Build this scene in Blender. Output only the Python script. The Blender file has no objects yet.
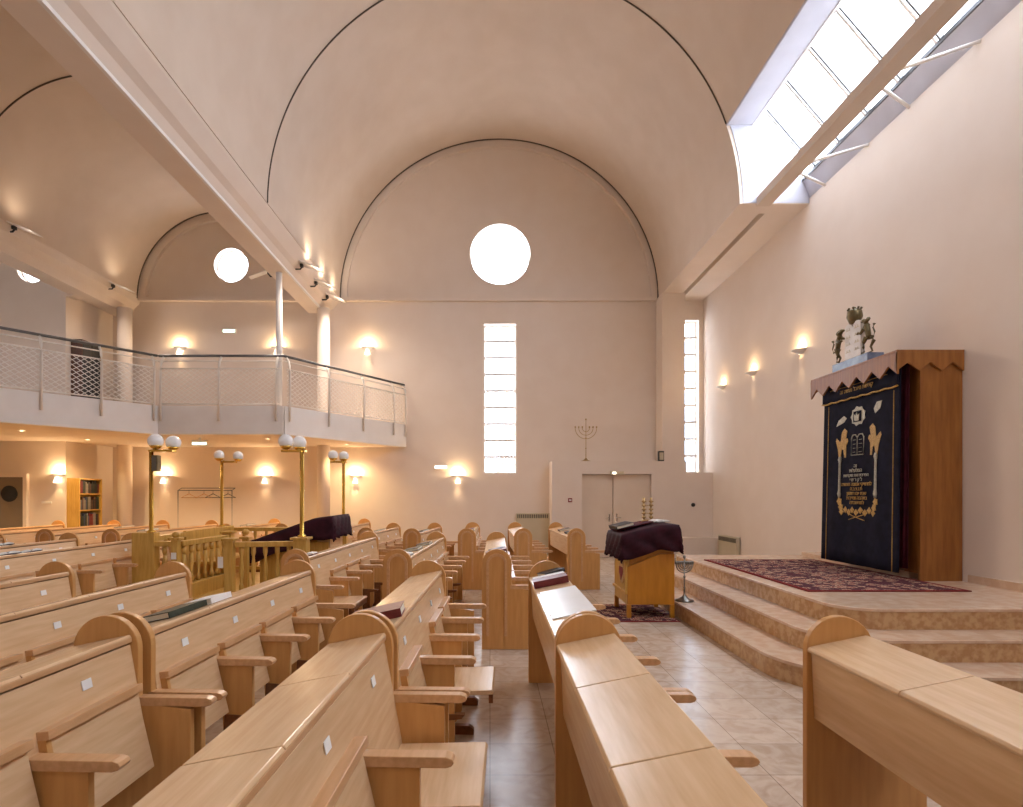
import bpy, bmesh, math, random
from mathutils import Vector, Matrix, Euler
random.seed(7)
PI = math.pi
S = bpy.context.scene
C = S.collection
EYE, FPX, VX, VY = 1.6, 560.0, 490.0, 495.0

# ------------------------------------------------------------ colours and materials
def lin(c):
    c /= 255.0
    return c/12.92 if c <= .04045 else ((c+.055)/1.055)**2.4
def rgb(r, g, b): return (lin(r), lin(g), lin(b), 1)

def base_mat(name, col, rough=.5, metal=0, spec=.5):
    m = bpy.data.materials.new(name); m.use_nodes = True
    b = m.node_tree.nodes['Principled BSDF']
    b.inputs['Base Color'].default_value = col
    b.inputs['Roughness'].default_value = rough
    b.inputs['Metallic'].default_value = metal
    b.inputs['Specular IOR Level'].default_value = spec
    return m, m.node_tree, b

def noisy(name, c1, c2, rough=.5, scale=(1, 1, 1), nscale=5, metal=0, bump=0, detail=4, lo=.35, hi=.65, spec=.5, coord='Object'):
    m, t, b = base_mat(name, c1, rough, metal, spec)
    n = t.nodes; l = t.links
    tc = n.new('ShaderNodeTexCoord'); mp = n.new('ShaderNodeMapping'); mp.inputs['Scale'].default_value = scale
    nz = n.new('ShaderNodeTexNoise'); nz.inputs['Scale'].default_value = nscale; nz.inputs['Detail'].default_value = detail
    cr = n.new('ShaderNodeValToRGB')
    cr.color_ramp.elements[0].position = lo; cr.color_ramp.elements[1].position = hi
    cr.color_ramp.elements[0].color = c1; cr.color_ramp.elements[1].color = c2
    l.new(tc.outputs[coord], mp.inputs['Vector']); l.new(mp.outputs[0], nz.inputs['Vector'])
    l.new(nz.outputs['Fac'], cr.inputs['Fac']); l.new(cr.outputs[0], b.inputs['Base Color'])
    if bump:
        bp = n.new('ShaderNodeBump'); bp.inputs['Strength'].default_value = bump; bp.inputs['Distance'].default_value = .01
        l.new(nz.outputs['Fac'], bp.inputs['Height']); l.new(bp.outputs[0], b.inputs['Normal'])
    return m

M = {}
M['plaster'] = noisy('plaster', rgb(228, 212, 197), rgb(231, 216, 202), .85, nscale=2, bump=.05, spec=.2)
M['ceil'] = noisy('dimmed_vault_plaster', rgb(216, 198, 180), rgb(220, 203, 186), .88, nscale=2, bump=.05, spec=.2)  # wall plaster toned darker: the vaults' dimmer light is put into the colour
M['curb'] = noisy('dimmed_white_paint', rgb(186, 184, 192), rgb(192, 190, 198), .7, nscale=3, spec=.3)  # white paint greyed: its shade against the glare is put into the colour
M['sheet'] = noisy('glossy_sheet', rgb(244, 243, 240), rgb(248, 247, 245), .22, nscale=4)
M['old_brass'] = noisy('old_brass', rgb(176, 146, 96), rgb(190, 160, 112), .3, nscale=8, metal=.9)
M['old_silver'] = noisy('tarnished_silver', rgb(120, 118, 112), rgb(150, 148, 142), .3, nscale=12, metal=.9)
M['white'] = noisy('white_paint', rgb(236, 230, 224), rgb(240, 235, 230), .6, nscale=3, spec=.3)
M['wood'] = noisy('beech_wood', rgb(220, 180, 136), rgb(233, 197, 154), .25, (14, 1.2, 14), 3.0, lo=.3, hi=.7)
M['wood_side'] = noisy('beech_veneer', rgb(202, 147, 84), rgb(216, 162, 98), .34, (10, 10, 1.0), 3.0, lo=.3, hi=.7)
M['wood_edge'] = noisy('beech_edge', rgb(206, 158, 110), rgb(219, 173, 127), .28, (12, 2, 12), 3.0)
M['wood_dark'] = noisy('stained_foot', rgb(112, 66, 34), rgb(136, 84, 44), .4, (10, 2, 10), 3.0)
M['gold_wood'] = noisy('golden_oak', rgb(198, 152, 70), rgb(214, 170, 88), .35, (10, 10, 1.2), 3.0)
M['ark_wood'] = noisy('ark_cherry', rgb(138, 84, 34), rgb(160, 102, 46), .35, (8, 8, .9), 2.5)
M['lectern_wood'] = noisy('lectern_wood', rgb(190, 122, 28), rgb(204, 136, 38), .3, (6, 6, 1), 2.5)
M['brass'] = noisy('brass', rgb(214, 172, 76), rgb(222, 184, 92), .2, nscale=6, metal=1)
M['silver'] = noisy('silver', rgb(205, 205, 200), rgb(220, 220, 216), .2, nscale=6, metal=1)
M['bronze'] = noisy('dull_bronze', rgb(96, 84, 56), rgb(120, 106, 74), .4, nscale=12, metal=.6)
M['globe'] = noisy('opal_glass', rgb(246, 244, 242), rgb(250, 248, 246), .12, nscale=2)
M['rail_grey'] = noisy('grey_steel', rgb(96, 96, 96), rgb(108, 108, 108), .35, nscale=8, metal=.5)
M['rail_white'] = noisy('white_steel', rgb(232, 224, 214), rgb(238, 230, 220), .4, nscale=8)
M['black'] = noisy('black_metal', rgb(28, 26, 24), rgb(40, 38, 36), .4, nscale=8)
M['groove'] = noisy('shadow_gap', rgb(86, 74, 60), rgb(96, 82, 68), .8, nscale=8)
M['velvet_blue'] = noisy('navy_velvet', rgb(20, 20, 34), rgb(30, 30, 48), .8, nscale=9, bump=.2, spec=.15)
M['velvet_red'] = noisy('burgundy_velvet', rgb(64, 12, 26), rgb(82, 20, 34), .75, nscale=9, bump=.2, spec=.2)
M['velvet_dark'] = noisy('dark_velvet', rgb(44, 14, 24), rgb(60, 20, 32), .75, nscale=9, bump=.2, spec=.2)
M['gold_thread'] = noisy('gold_thread', rgb(170, 128, 52), rgb(206, 166, 84), .5, nscale=60, bump=.3)
M['silver_thread'] = noisy('silver_thread', rgb(170, 168, 150), rgb(205, 202, 186), .5, nscale=60, bump=.3)
M['red_felt'] = noisy('red_cloth', rgb(120, 16, 24), rgb(140, 24, 30), .7, nscale=20)
M['paper'] = noisy('white_paper', rgb(238, 236, 230), rgb(244, 242, 238), .7, nscale=10)
M['pages'] = noisy('book_pages', rgb(222, 212, 192), rgb(232, 224, 206), .8, (1, 1, 60), 8)
for k, c in dict(book_red=(104, 28, 30), book_black=(30, 28, 28), book_green=(34, 46, 34), book_blue=(46, 56, 82), book_brown=(84, 50, 34), book_grey=(120, 112, 104)).items():
    M[k] = noisy(k, rgb(*c), rgb(*[min(255, x+14) for x in c]), .45, nscale=30)
M['blue_marble'] = noisy('blue_marble', rgb(86, 98, 124), rgb(120, 132, 156), .2, nscale=7)
M['stone_white'] = noisy('white_marble', rgb(214, 206, 198), rgb(228, 222, 214), .3, nscale=7)
M['door_grey'] = noisy('taupe_door', rgb(128, 112, 92), rgb(134, 118, 98), .5, nscale=2)
M['door_cream'] = noisy('cream_door', rgb(222, 202, 180), rgb(226, 207, 186), .5, nscale=2)
M['radiator'] = noisy('radiator_enamel', rgb(196, 182, 152), rgb(202, 188, 160), .4, nscale=3)
M['grille'] = noisy('radiator_grille', rgb(96, 88, 74), rgb(110, 102, 86), .5, nscale=3)
M['dark_glass'] = noisy('dark_glass', rgb(30, 34, 38), rgb(44, 48, 52), .08, nscale=3)
M['tree_bark'] = noisy('bark', rgb(120, 108, 100), rgb(150, 138, 128), .8, nscale=12)
M['roof_grey'] = noisy('roof_render', rgb(190, 190, 188), rgb(200, 200, 198), .8, nscale=2)
M['block_blue'] = noisy('blue_cladding', rgb(120, 150, 176), rgb(150, 172, 192), .6, nscale=1)

def emit(name, col, strength):
    m = bpy.data.materials.new(name); m.use_nodes = True
    b = m.node_tree.nodes['Principled BSDF']
    b.inputs['Base Color'].default_value = col
    b.inputs['Emission Color'].default_value = col
    b.inputs['Emission Strength'].default_value = strength
    return m
M['lamp_on'] = emit('lit_bulb', (1, .78, .48, 1), 14)
M['cone_on'] = emit('emissive_cone', (1, .84, .62, 1), 1.6)
M['exit_green'] = emit('lit_exit_panel', (.72, 1, .82, 1), 1.6)
M['tube_on'] = emit('lit_lamp_panel', (1, .93, .8, 1), 2.2)

def glass_mat(name, tint, glossy=.04, frost=0):
    m = bpy.data.materials.new(name); m.use_nodes = True
    t = m.node_tree; n = t.nodes; l = t.links
    n.remove(n['Principled BSDF'])
    tr = n.new('ShaderNodeBsdfTransparent'); tr.inputs[0].default_value = tint
    gl = n.new('ShaderNodeBsdfGlossy'); gl.inputs['Roughness'].default_value = .05
    mx = n.new('ShaderNodeMixShader'); mx.inputs[0].default_value = glossy
    nz = n.new('ShaderNodeTexNoise'); nz.inputs['Scale'].default_value = 1.0
    mr = n.new('ShaderNodeMapRange'); mr.inputs[3].default_value = glossy*.8; mr.inputs[4].default_value = glossy*1.2
    l.new(nz.outputs['Fac'], mr.inputs[0]); l.new(mr.outputs[0], mx.inputs[0])
    l.new(tr.outputs[0], mx.inputs[1]); l.new(gl.outputs[0], mx.inputs[2])
    l.new(mx.outputs[0], n['Material Output'].inputs[0])
    return m
M['glass'] = glass_mat('window_glass', (.96, .98, 1, 1))

def floor_mat():
    m, t, b = base_mat('marble_floor', rgb(200, 180, 160), .22)
    n = t.nodes; l = t.links
    tc = n.new('ShaderNodeTexCoord')
    br = n.new('ShaderNodeTexBrick'); br.offset = 0; br.inputs['Scale'].default_value = 1
    br.inputs['Brick Width'].default_value = .4; br.inputs['Row Height'].default_value = .4
    br.inputs['Mortar Size'].default_value = .003
    br.inputs['Color1'].default_value = rgb(198, 180, 162); br.inputs['Color2'].default_value = rgb(214, 196, 178)
    br.inputs['Mortar'].default_value = rgb(150, 132, 116)
    nz = n.new('ShaderNodeTexNoise'); nz.inputs['Scale'].default_value = 6; nz.inputs['Detail'].default_value = 8; nz.inputs['Distortion'].default_value = 1.5
    cr = n.new('ShaderNodeValToRGB'); cr.color_ramp.elements[0].position = .35; cr.color_ramp.elements[1].position = .6
    cr.color_ramp.elements[0].color = rgb(232, 224, 216); cr.color_ramp.elements[1].color = (1, 1, 1, 1)
    mx = n.new('ShaderNodeMix'); mx.data_type = 'RGBA'; mx.blend_type = 'MULTIPLY'; mx.inputs[0].default_value = 1
    l.new(tc.outputs['Object'], br.inputs['Vector']); l.new(tc.outputs['Object'], nz.inputs['Vector'])
    l.new(nz.outputs['Fac'], cr.inputs[0]); l.new(br.outputs['Color'], mx.inputs[6]); l.new(cr.outputs[0], mx.inputs[7])
    l.new(mx.outputs[2], b.inputs['Base Color'])
    return m
M['floor'] = floor_mat()
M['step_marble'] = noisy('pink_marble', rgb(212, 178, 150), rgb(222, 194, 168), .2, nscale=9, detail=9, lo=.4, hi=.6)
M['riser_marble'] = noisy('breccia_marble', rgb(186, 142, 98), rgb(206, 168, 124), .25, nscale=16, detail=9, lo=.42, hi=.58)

def rug_mat(name, c_field, c_fig, c_edge, sx, sy):
    m, t, b = base_mat(name, c_field, .95, 0, .1)
    n = t.nodes; l = t.links
    tc = n.new('ShaderNodeTexCoord')
    vo = n.new('ShaderNodeTexVoronoi'); vo.inputs['Scale'].default_value = 9; vo.feature = 'F1'
    wv = n.new('ShaderNodeTexMagic'); wv.inputs['Scale'].default_value = 7; wv.inputs['Distortion'].default_value = 2; wv.turbulence_depth = 3
    cr = n.new('ShaderNodeValToRGB'); e = cr.color_ramp.elements
    e[0].position = .0; e[0].color = c_field; e[1].position = .30; e[1].color = c_fig
    k = e.new(.50); k.color = c_edge; k = e.new(.57); k.color = c_field; k = e.new(.68); k.color = c_fig; k = e.new(.80); k.color = rgb(84, 46, 54); cr.color_ramp.interpolation = 'CONSTANT'
    l.new(tc.outputs['Object'], vo.inputs['Vector']); l.new(tc.outputs['Object'], wv.inputs['Vector'])
    mx = n.new('ShaderNodeMath'); mx.operation = 'MULTIPLY'
    l.new(vo.outputs['Distance'], mx.inputs[0]); mx.inputs[1].default_value = 1.1
    ad = n.new('ShaderNodeMath'); ad.operation = 'MULTIPLY_ADD'
    l.new(wv.outputs['Fac'], ad.inputs[0]); ad.inputs[1].default_value = .5; l.new(mx.outputs[0], ad.inputs[2])
    l.new(ad.outputs[0], cr.inputs[0]); l.new(cr.outputs[0], b.inputs['Base Color'])
    return m
M['rug'] = rug_mat('woven_rug', rgb(138, 52, 48), rgb(194, 164, 138), rgb(98, 50, 56), 1, 1)
M['rug_border'] = noisy('rug_border', rgb(110, 34, 34), rgb(128, 50, 46), .95, nscale=30, spec=.1)

# ------------------------------------------------------------ mesh builder
class MB:
    def __init__(s): s.v = []; s.f = []; s.sm = []
    def add(s, vs, fs, smooth=False):
        o = len(s.v); s.v += [tuple(v) for v in vs]
        for f in fs: s.f.append([i+o for i in f]); s.sm.append(smooth)
        return s
    def box(s, x0, x1, y0, y1, z0, z1):
        return s.add([(x0,y0,z0),(x1,y0,z0),(x1,y1,z0),(x0,y1,z0),(x0,y0,z1),(x1,y0,z1),(x1,y1,z1),(x0,y1,z1)],
                     [(0,3,2,1),(4,5,6,7),(0,1,5,4),(1,2,6,5),(2,3,7,6),(3,0,4,7)])
    def prism(s, pts, axis, a, b, smooth=False):
        # pts 2D polygon, extruded along axis from a to b. axis y: pts=(x,z); x: (y,z); z: (x,y)
        def mk(p, t): return {'y': (p[0], t, p[1]), 'x': (t, p[0], p[1]), 'z': (p[0], p[1], t)}[axis]
        n = len(pts); vs = [mk(p, a) for p in pts]+[mk(p, b) for p in pts]
        fs = [tuple(range(n)), tuple(range(2*n-1, n-1, -1))]
        s.add(vs, fs)
        o = len(s.v)-2*n
        for i in range(n):
            j = (i+1) % n
            s.f.append([o+i, o+j, o+n+j, o+n+i]); s.sm.append(smooth)
        return s
    def tube(s, pts, r, n=8, closed=False):
        pts = [Vector(p) for p in pts]; rings = []
        N = len(pts); up = Vector((0, 0, 1))
        for i, p in enumerate(pts):
            d = (pts[(i+1) % N if closed else min(i+1, N-1)]-pts[(i-1) % N if closed else max(i-1, 0)]).normalized()
            a = d.cross(up)
            if a.length < .05: a = d.cross(Vector((0, 1, 0)))
            a.normalize(); b = d.cross(a)
            rr = r[i] if isinstance(r, (list, tuple)) else r
            rings.append([p+a*math.cos(2*PI*k/n)*rr+b*math.sin(2*PI*k/n)*rr for k in range(n)])
        vs = [v for R in rings for v in R]; fs = []
        for i in range(N if closed else N-1):
            j = (i+1) % N
            for k in range(n):
                q = (k+1) % n; fs.append((i*n+k, i*n+q, j*n+q, j*n+k))
        if not closed:
            fs.append(tuple(range(n))); fs.append(tuple(range((N-1)*n, N*n)))
        return s.add(vs, fs, True)
    def lathe(s, prof, x=0, y=0, z=0, n=20, a0=0, a1=2*PI):
        full = abs(a1-a0-2*PI) < 1e-4; m = n if full else n+1; vs = []
        for r, h in prof:
            for k in range(m):
                t = a0+(a1-a0)*k/n; vs.append((x+r*math.cos(t), y+r*math.sin(t), z+h))
        fs = []
        for i in range(len(prof)-1):
            for k in range(n):
                q = (k+1) % m; fs.append((i*m+k, i*m+q, (i+1)*m+q, (i+1)*m+k))
        return s.add(vs, fs, True)
    def sphere(s, x, y, z, r, n=20, sx=1, sy=1, sz=1):
        vs = [(x, y, z-r*sz)]; k = n//2
        for i in range(1, k):
            t = -PI/2+PI*i/k
            for j in range(n):
                a = 2*PI*j/n; vs.append((x+r*sx*math.cos(t)*math.cos(a), y+r*sy*math.cos(t)*math.sin(a), z+r*sz*math.sin(t)))
        vs.append((x, y, z+r*sz)); fs = []
        for j in range(n): fs.append((0, 1+(j+1) % n, 1+j))
        for i in range(k-2):
            for j in range(n):
                q = (j+1) % n; fs.append((1+i*n+j, 1+i*n+q, 1+(i+1)*n+q, 1+(i+1)*n+j))
        L = len(vs)-1
        for j in range(n): fs.append((L, 1+(k-2)*n+j, 1+(k-2)*n+(j+1) % n))
        return s.add(vs, fs, True)
    def grid(s, fn, nu, nv, smooth=True):
        vs = [fn(i/nu, j/nv) for i in range(nu+1) for j in range(nv+1)]
        return s.add(vs, [(i*(nv+1)+j, (i+1)*(nv+1)+j, (i+1)*(nv+1)+j+1, i*(nv+1)+j+1) for i in range(nu) for j in range(nv)], smooth)
    def xf(s, mat):
        s.v = [tuple(mat @ Vector(v)) for v in s.v]; return s
    def build(s, name, mat, parent=None, bevel=0, solid=0, origin=None):
        me = bpy.data.meshes.new(name)
        vv = s.v if origin is None else [tuple(Vector(v)-Vector(origin)) for v in s.v]
        me.from_pydata(vv, [], s.f); me.update()
        bm = bmesh.new(); bm.from_mesh(me)
        bmesh.ops.recalc_face_normals(bm, faces=bm.faces); bm.to_mesh(me); bm.free()
        for p, q in zip(me.polygons, s.sm): p.use_smooth = q
        me.materials.append(mat)
        o = bpy.data.objects.new(name, me); C.objects.link(o)
        if origin is not None: o.location = origin
        if parent is not None: o.parent = parent
        if solid:
            md = o.modifiers.new('Solid', 'SOLIDIFY'); md.thickness = solid; md.offset = 0
        if bevel:
            md = o.modifiers.new('Bevel', 'BEVEL'); md.width = bevel; md.segments = 2; md.limit_method = 'ANGLE'
        return o

def tag(o, label=None, cat=None, group=None, kind=None):
    if label: o['label'] = label
    if cat: o['category'] = cat
    if group: o['group'] = group
    if kind: o['kind'] = kind
    return o
def thing(name, label, cat, loc=(0,0,0), rz=0, group=None):
    o = bpy.data.objects.new(name, None); C.objects.link(o); o.location = loc; o.rotation_euler = (0, 0, rz)
    o.empty_display_size = .1
    return tag(o, label, cat, group)
def struct(o, label=None, cat=None): return tag(o, label, cat, kind='structure')
def copy_tree(o, parent=None):
    c = o.copy(); C.objects.link(c)
    if parent is not None: c.parent = parent
    for ch in [x for x in list(C.objects) if x.parent == o]: copy_tree(ch, c)
    return c
def light(name, kind, loc, power, col=(1, .72, .42), size=.1, rot=None, parent=None, **kw):
    d = bpy.data.lights.new(name, kind); d.energy = power; d.color = col
    if kind == 'AREA': d.size = size
    elif kind in ('POINT', 'SPOT'): d.shadow_soft_size = size
    for k, v in kw.items(): setattr(d, k, v)
    o = bpy.data.objects.new(name, d); C.objects.link(o); o.location = loc
    if rot: o.rotation_euler = rot
    if parent is not None: o.parent = parent
    return o

# ------------------------------------------------------------ camera
cam = bpy.data.cameras.new('camera'); co = bpy.data.objects.new('camera', cam); C.objects.link(co)
co.location = (0, 0, EYE); co.rotation_euler = (PI/2, 0, 0)
cam.sensor_width = 36; cam.lens = 36*FPX/1023
cam.shift_x = (511.5-VX)/1023; cam.shift_y = (VY-403.5)/1023
cam.clip_start = .05; cam.clip_end = 200
S.camera = co

# ------------------------------------------------------------ room shell
YB, YF = 14.85, -4.0
XR, XL = 5.65, -14.6
ZS = 6.77                                  # springing of the vaults
VC, VR = .24, 4.18                         # main vault
SC, SR = -6.99, 2.28                       # side vault
TC_, TR = -12.3, 2.3                       # outer vault

struct(MB().box(XL-.3, XR+.3, YF-.3, YB+.5, -.15, 0).build('floor', M['floor']), 'beige polished marble floor in square tiles', 'floor')

def rect_wall(mb, x0, x1, z0, z1, y0, y1, holes):
    xs = sorted({x0, x1, *[h[0] for h in holes], *[h[1] for h in holes]})
    zs = sorted({z0, z1, *[h[2] for h in holes], *[h[3] for h in holes]})
    for i in range(len(xs)-1):
        for j in range(len(zs)-1):
            cx, cz = (xs[i]+xs[i+1])/2, (zs[j]+zs[j+1])/2
            if any(h[0] < cx < h[1] and h[2] < cz < h[3] for h in holes): continue
            mb.box(xs[i], xs[i+1], y0, y1, zs[j], zs[j+1])
W1 = (-.16, .69, 2.18, 6.14)
W2 = (5.14, 5.54, 2.2, 6.24)
mb = MB(); rect_wall(mb, -10.0, XR+.3, 0, ZS, YB, YB+.4, [W1, W2])
def lunette(mb, c, r, zc, hole, y0, y1, n=64):
    hx, hz, hr = hole
    inn, out = [], []
    for k in range(n):
        a = 2*PI*k/n; d = (math.cos(a), math.sin(a))
        inn.append((hx+hr*d[0], hz+hr*d[1]))
        # ray to outline: circle of radius r (upper) or base line z=zc
        t = 0
        ox, oz = hx-c, hz-zc
        bq = ox*d[0]+oz*d[1]; cq = ox*ox+oz*oz-r*r
        t = -bq+math.sqrt(max(0, bq*bq-cq))
        if d[1] < 0: t = min(t, (zc-hz)/d[1])
        out.append((hx+t*d[0], hz+t*d[1]))
    for k in range(n):
        q = (k+1) % n
        mb.prism([inn[k], out[k], out[q], inn[q]], 'y', y0, y1)
lunette(mb, VC, VR+.15, ZS, (.27, 7.99, .80), YB, YB+.4)
lunette(mb, SC, SR+.15, ZS, (-6.87, 7.70, .45), YB, YB+.4, 48)
struct(mb.build('wall_back', M['plaster']), 'cream plaster end wall with round and slit windows', 'wall')
JY = 13.2
mb = MB(); rect_wall(mb, XL-.3, -10.0, 0, 6.3, JY, JY+.3, [])
lunette(mb, TC_, TR+.35, 6.3, (-10.80, 6.97, .36), JY, JY+.3, 40)
mb.box(-10.15, -10.0, JY+.3, YB+.4, 0, ZS+1)
struct(mb.build('wall_side', M['plaster']), 'plaster wall stepping forward at the left', 'wall')
struct(MB().box(XR, XR+.3, YF-.3, YB, 0, 6.85).build('wall_right', M['plaster']), 'tall plain cream wall behind the ark', 'wall')
mb = MB()
for q in ((YF-.3, 3.0, 0, ZS), (3.0, 6.5, 0, 3.9), (3.0, 6.5, 5.4, ZS), (6.5, JY, 0, ZS)): mb.box(XL-.3, XL, q[0], q[1], q[2], q[3])
struct(mb.build('wall_left', M['plaster']), 'outer left wall', 'wall')
mb = MB(); rect_wall(mb, XL, XR, 0, 11.6, YF-.3, YF, [(-2.2, 2.6, 4.7, 8.0)])
struct(mb.build('wall_front', M['plaster']), 'wall behind the viewpoint', 'wall')

def vault(name, c, r, y0, y1, a0, a1, n=64, lab=''):
    mb = MB(); th = .25
    pts = []
    for k in range(n+1):
        a = a0+(a1-a0)*k/n; pts.append((c+r*math.cos(a), ZS+r*math.sin(a)))
    out = []
    for k in range(n+1):
        a = a0+(a1-a0)*k/n; out.append((c+(r+th)*math.cos(a), ZS+(r+th)*math.sin(a)))
    for k in range(n):
        P = [pts[k], pts[k+1], out[k+1], out[k]]
        v = [(p[0], y0, p[1]) for p in P]+[(p[0], y1, p[1]) for p in P]
        mb.add(v, [(0, 1, 5, 4)], True); mb.add(v, [(3, 7, 6, 2)], True)
        mb.add(v, [(0, 3, 2, 1), (4, 5, 6, 7)])
        if k == 0: mb.add(v, [(0, 4, 7, 3)])
        if k == n-1: mb.add(v, [(1, 2, 6, 5)])
    me = bpy.data.meshes.new(name); me.from_pydata(mb.v, [], mb.f); me.update()
    bm = bmesh.new(); bm.from_mesh(me); bmesh.ops.remove_doubles(bm, verts=bm.verts, dist=1e-5)
    bmesh.ops.recalc_face_normals(bm, faces=bm.faces); bm.to_mesh(me); bm.free()
    for p in me.polygons: p.use_smooth = abs(p.normal.y) < .5 and p.area > .01 and True
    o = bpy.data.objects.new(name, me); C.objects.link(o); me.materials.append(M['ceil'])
    if hasattr(me, 'set_sharp_from_angle'): me.set_sharp_from_angle(angle=math.radians(30))
    return struct(o, lab, 'ceiling')
CUT = math.radians(19.5)
YS = 9.92                                  # the skylight runs from the front wall to here
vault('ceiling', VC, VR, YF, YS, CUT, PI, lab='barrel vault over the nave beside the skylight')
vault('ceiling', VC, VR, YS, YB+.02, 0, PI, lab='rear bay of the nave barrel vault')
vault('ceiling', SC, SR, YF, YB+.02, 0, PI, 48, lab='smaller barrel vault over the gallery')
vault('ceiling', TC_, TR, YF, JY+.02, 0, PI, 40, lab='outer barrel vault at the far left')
# arches marked in the vault: dark shadow gap lines
def arch_line(c, r, y, a0=0, a1=PI, w=.045, n=72):
    pts = [(c+(r-.006)*math.cos(a0+(a1-a0)*k/n), y, ZS+(r-.006)*math.sin(a0+(a1-a0)*k/n)) for k in range(n+1)]
    mb = MB(); mb.tube(pts, w/2, 6)
    return mb
ti = 1
for c, r, y, a0 in ((VC, VR, 14.70, 0), (VC, VR, 9.9, CUT), (VC, VR, 4.95, CUT), (SC, SR, 14.70, 0), (SC, SR, 9.9, 0), (SC, SR, 4.95, 0)):
    w = .028 if y < 14 else .036
    struct(arch_line(c, r, y, a0, PI, w).build('trim_%d' % ti, M['groove']), 'dark arched gap line in the vault', 'trim'); ti += 1
# lunette rims and springing ledges
for c, r, x0, x1 in ((VC, VR, VC-VR, VC+VR), (SC, SR, SC-SR, SC+SR)):
    mb = MB(); n = 60; rin = r-(.16 if r > 3 else .2)
    for k in range(n):
        a, b = PI*k/n, PI*(k+1)/n
        mb.prism([(c+rin*math.cos(a), ZS+rin*math.sin(a)), (c+r*math.cos(a), ZS+r*math.sin(a)),
                  (c+r*math.cos(b), ZS+r*math.sin(b)), (c+rin*math.cos(b), ZS+rin*math.sin(b))], 'y', YB-.10, YB)
    mb.box(x0, x1, YB-.12, YB, ZS-.05, ZS+.04)
    struct(mb.build('trim_%d' % ti, M['plaster']), 'plaster rim around the half-round end wall', 'trim'); ti += 1

# long beams between the vaults
def beam(name, prof, y0, y1, lab):
    return struct(MB().prism(prof, 'y', y0, y1).build(name, M['plaster']), lab, 'beam')
beam('gutter_beam', [(-3.94, 6.80), (-3.97, 6.74), (-4.13, 6.56), (-4.23, 6.50), (-4.31, 6.40), (-4.33, 6.34), (-4.73, 6.34), (-4.72, 6.80), (-4.6, 7.5), (-4.1, 7.5)], YF, YB,
     'long plaster beam between the nave vault and the gallery vault')
beam('gutter_beam', [(-9.26, 6.80), (-9.30, 6.66), (-9.44, 6.52), (-9.48, 6.40), (-9.50, 6.34), (-9.95, 6.34), (-9.98, 6.79), (-9.8, 7.5), (-9.4, 7.5)], YF, YB,
     'long plaster beam between the gallery vault and the outer vault')
struct(MB().box(-4.34, -4.295, YF, YB-.3, 6.335, 6.385).build('trim_%d' % ti, M['white']), 'thin white lip along the beam edge', 'trim'); ti += 1

# flat soffit past the skylight, its end face and the shadow stripe
mb = MB(); mb.box(VC+VR+.002, 4.92, YS-.004, YB, ZS-.012, ZS+.3); mb.box(5.04, XR, YS-.004, YB, ZS-.012, ZS+.3); mb.box(4.92, 5.04, YS-.004, YS+.35, ZS-.012, ZS+.3)
mb.box(4.92, 5.04, YS+.35, YB, ZS+.1, ZS+.3)
struct(mb.build('ceiling', M['plaster']), 'flat soffit with a recessed stripe over the side aisle', 'ceiling')
# glazing plane end points (x, z)
P1 = (4.66, 8.19); P2 = (5.55, 7.15)
mb = MB(); arcp = [(VC+(VR+.06)*math.cos(CUT*k/8), ZS+(VR+.06)*math.sin(CUT*k/8)) for k in range(9)]
mb.prism([(XR+.1, ZS+.0), (XR+.1, 6.98), (XR-.02, 7.02), P2]+[P2, P1][1:]+[arcp[-1]]+arcp[::-1][1:], 'y', YS-.012, YS+.25)
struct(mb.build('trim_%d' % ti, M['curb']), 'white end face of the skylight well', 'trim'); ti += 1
mb = MB()
cx, cz = VC+VR*math.cos(CUT), ZS+VR*math.sin(CUT)
mb.prism([(cx, cz), (cx+.02, cz-.02), (P1[0]+.02, P1[1]-.04), (P1[0]+.04, P1[1]+.16), (cx+.05, cz+.26)], 'y', YF, YS)
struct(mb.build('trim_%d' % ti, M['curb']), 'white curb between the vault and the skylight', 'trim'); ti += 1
mb = MB(); mb.prism([(XR+.02, 6.82), (P2[0]-.01, P2[1]), (P2[0]+.02, P2[1]+.06), (XR+.3, 6.98), (XR+.3, 6.80)], 'y', YF, YS)
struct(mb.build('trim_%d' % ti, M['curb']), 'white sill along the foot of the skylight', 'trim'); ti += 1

# skylight: frame, bars, panes
sky = struct(bpy.data.objects.new('window_1', None), 'sloping glazed skylight along the right wall', 'window'); C.objects.link(sky)
bars = [9.5-.66*k for k in range(21)]
def slope_box(mb, y0, y1, off0, off1, e=0):
    d = Vector((P2[0]-P1[0], 0, P2[1]-P1[1])).normalized(); nrm = Vector((-d.z, 0, d.x))
    if nrm.z < 0: nrm = -nrm
    a = Vector((P1[0], 0, P1[1]))-d*e; b = Vector((P2[0], 0, P2[1]))+d*e
    q = [a+nrm*off0, b+nrm*off0, b+nrm*off1, a+nrm*off1]
    mb.prism([(p.x, p.z) for p in q], 'y', y0, y1)
for k in range(len(bars)-1):
    mb = MB(); slope_box(mb, bars[k+1]+.02, bars[k]-.005, .03, .042); mb.build('pane', M['glass'], sky)
mb = MB(); slope_box(mb, bars[0]+.02, YS-.02, .03, .042); mb.build('pane', M['glass'], sky)
for y in bars:
    mb = MB(); slope_box(mb, y-.012, y+.012, -.01, .05); mb.build('glazing_bar', M['rail_grey'], sky)
    mb = MB(); slope_box(mb, y+.05, y+.085, .0, .028); mb.build('rafter', M['white'], sky)
mb = MB(); d = .04
mb.box(P1[0]-.02, P1[0]+.03, YF, YS, P1[1]-.05, P1[1]+.02); mb.build('head_rail', M['white'], sky)
mb = MB(); mb.box(P2[0]-.03, P2[0]+.015, YF, YS, P2[1]-.005, P2[1]+.05); mb.build('foot_rail', M['rail_grey'], sky)
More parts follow.
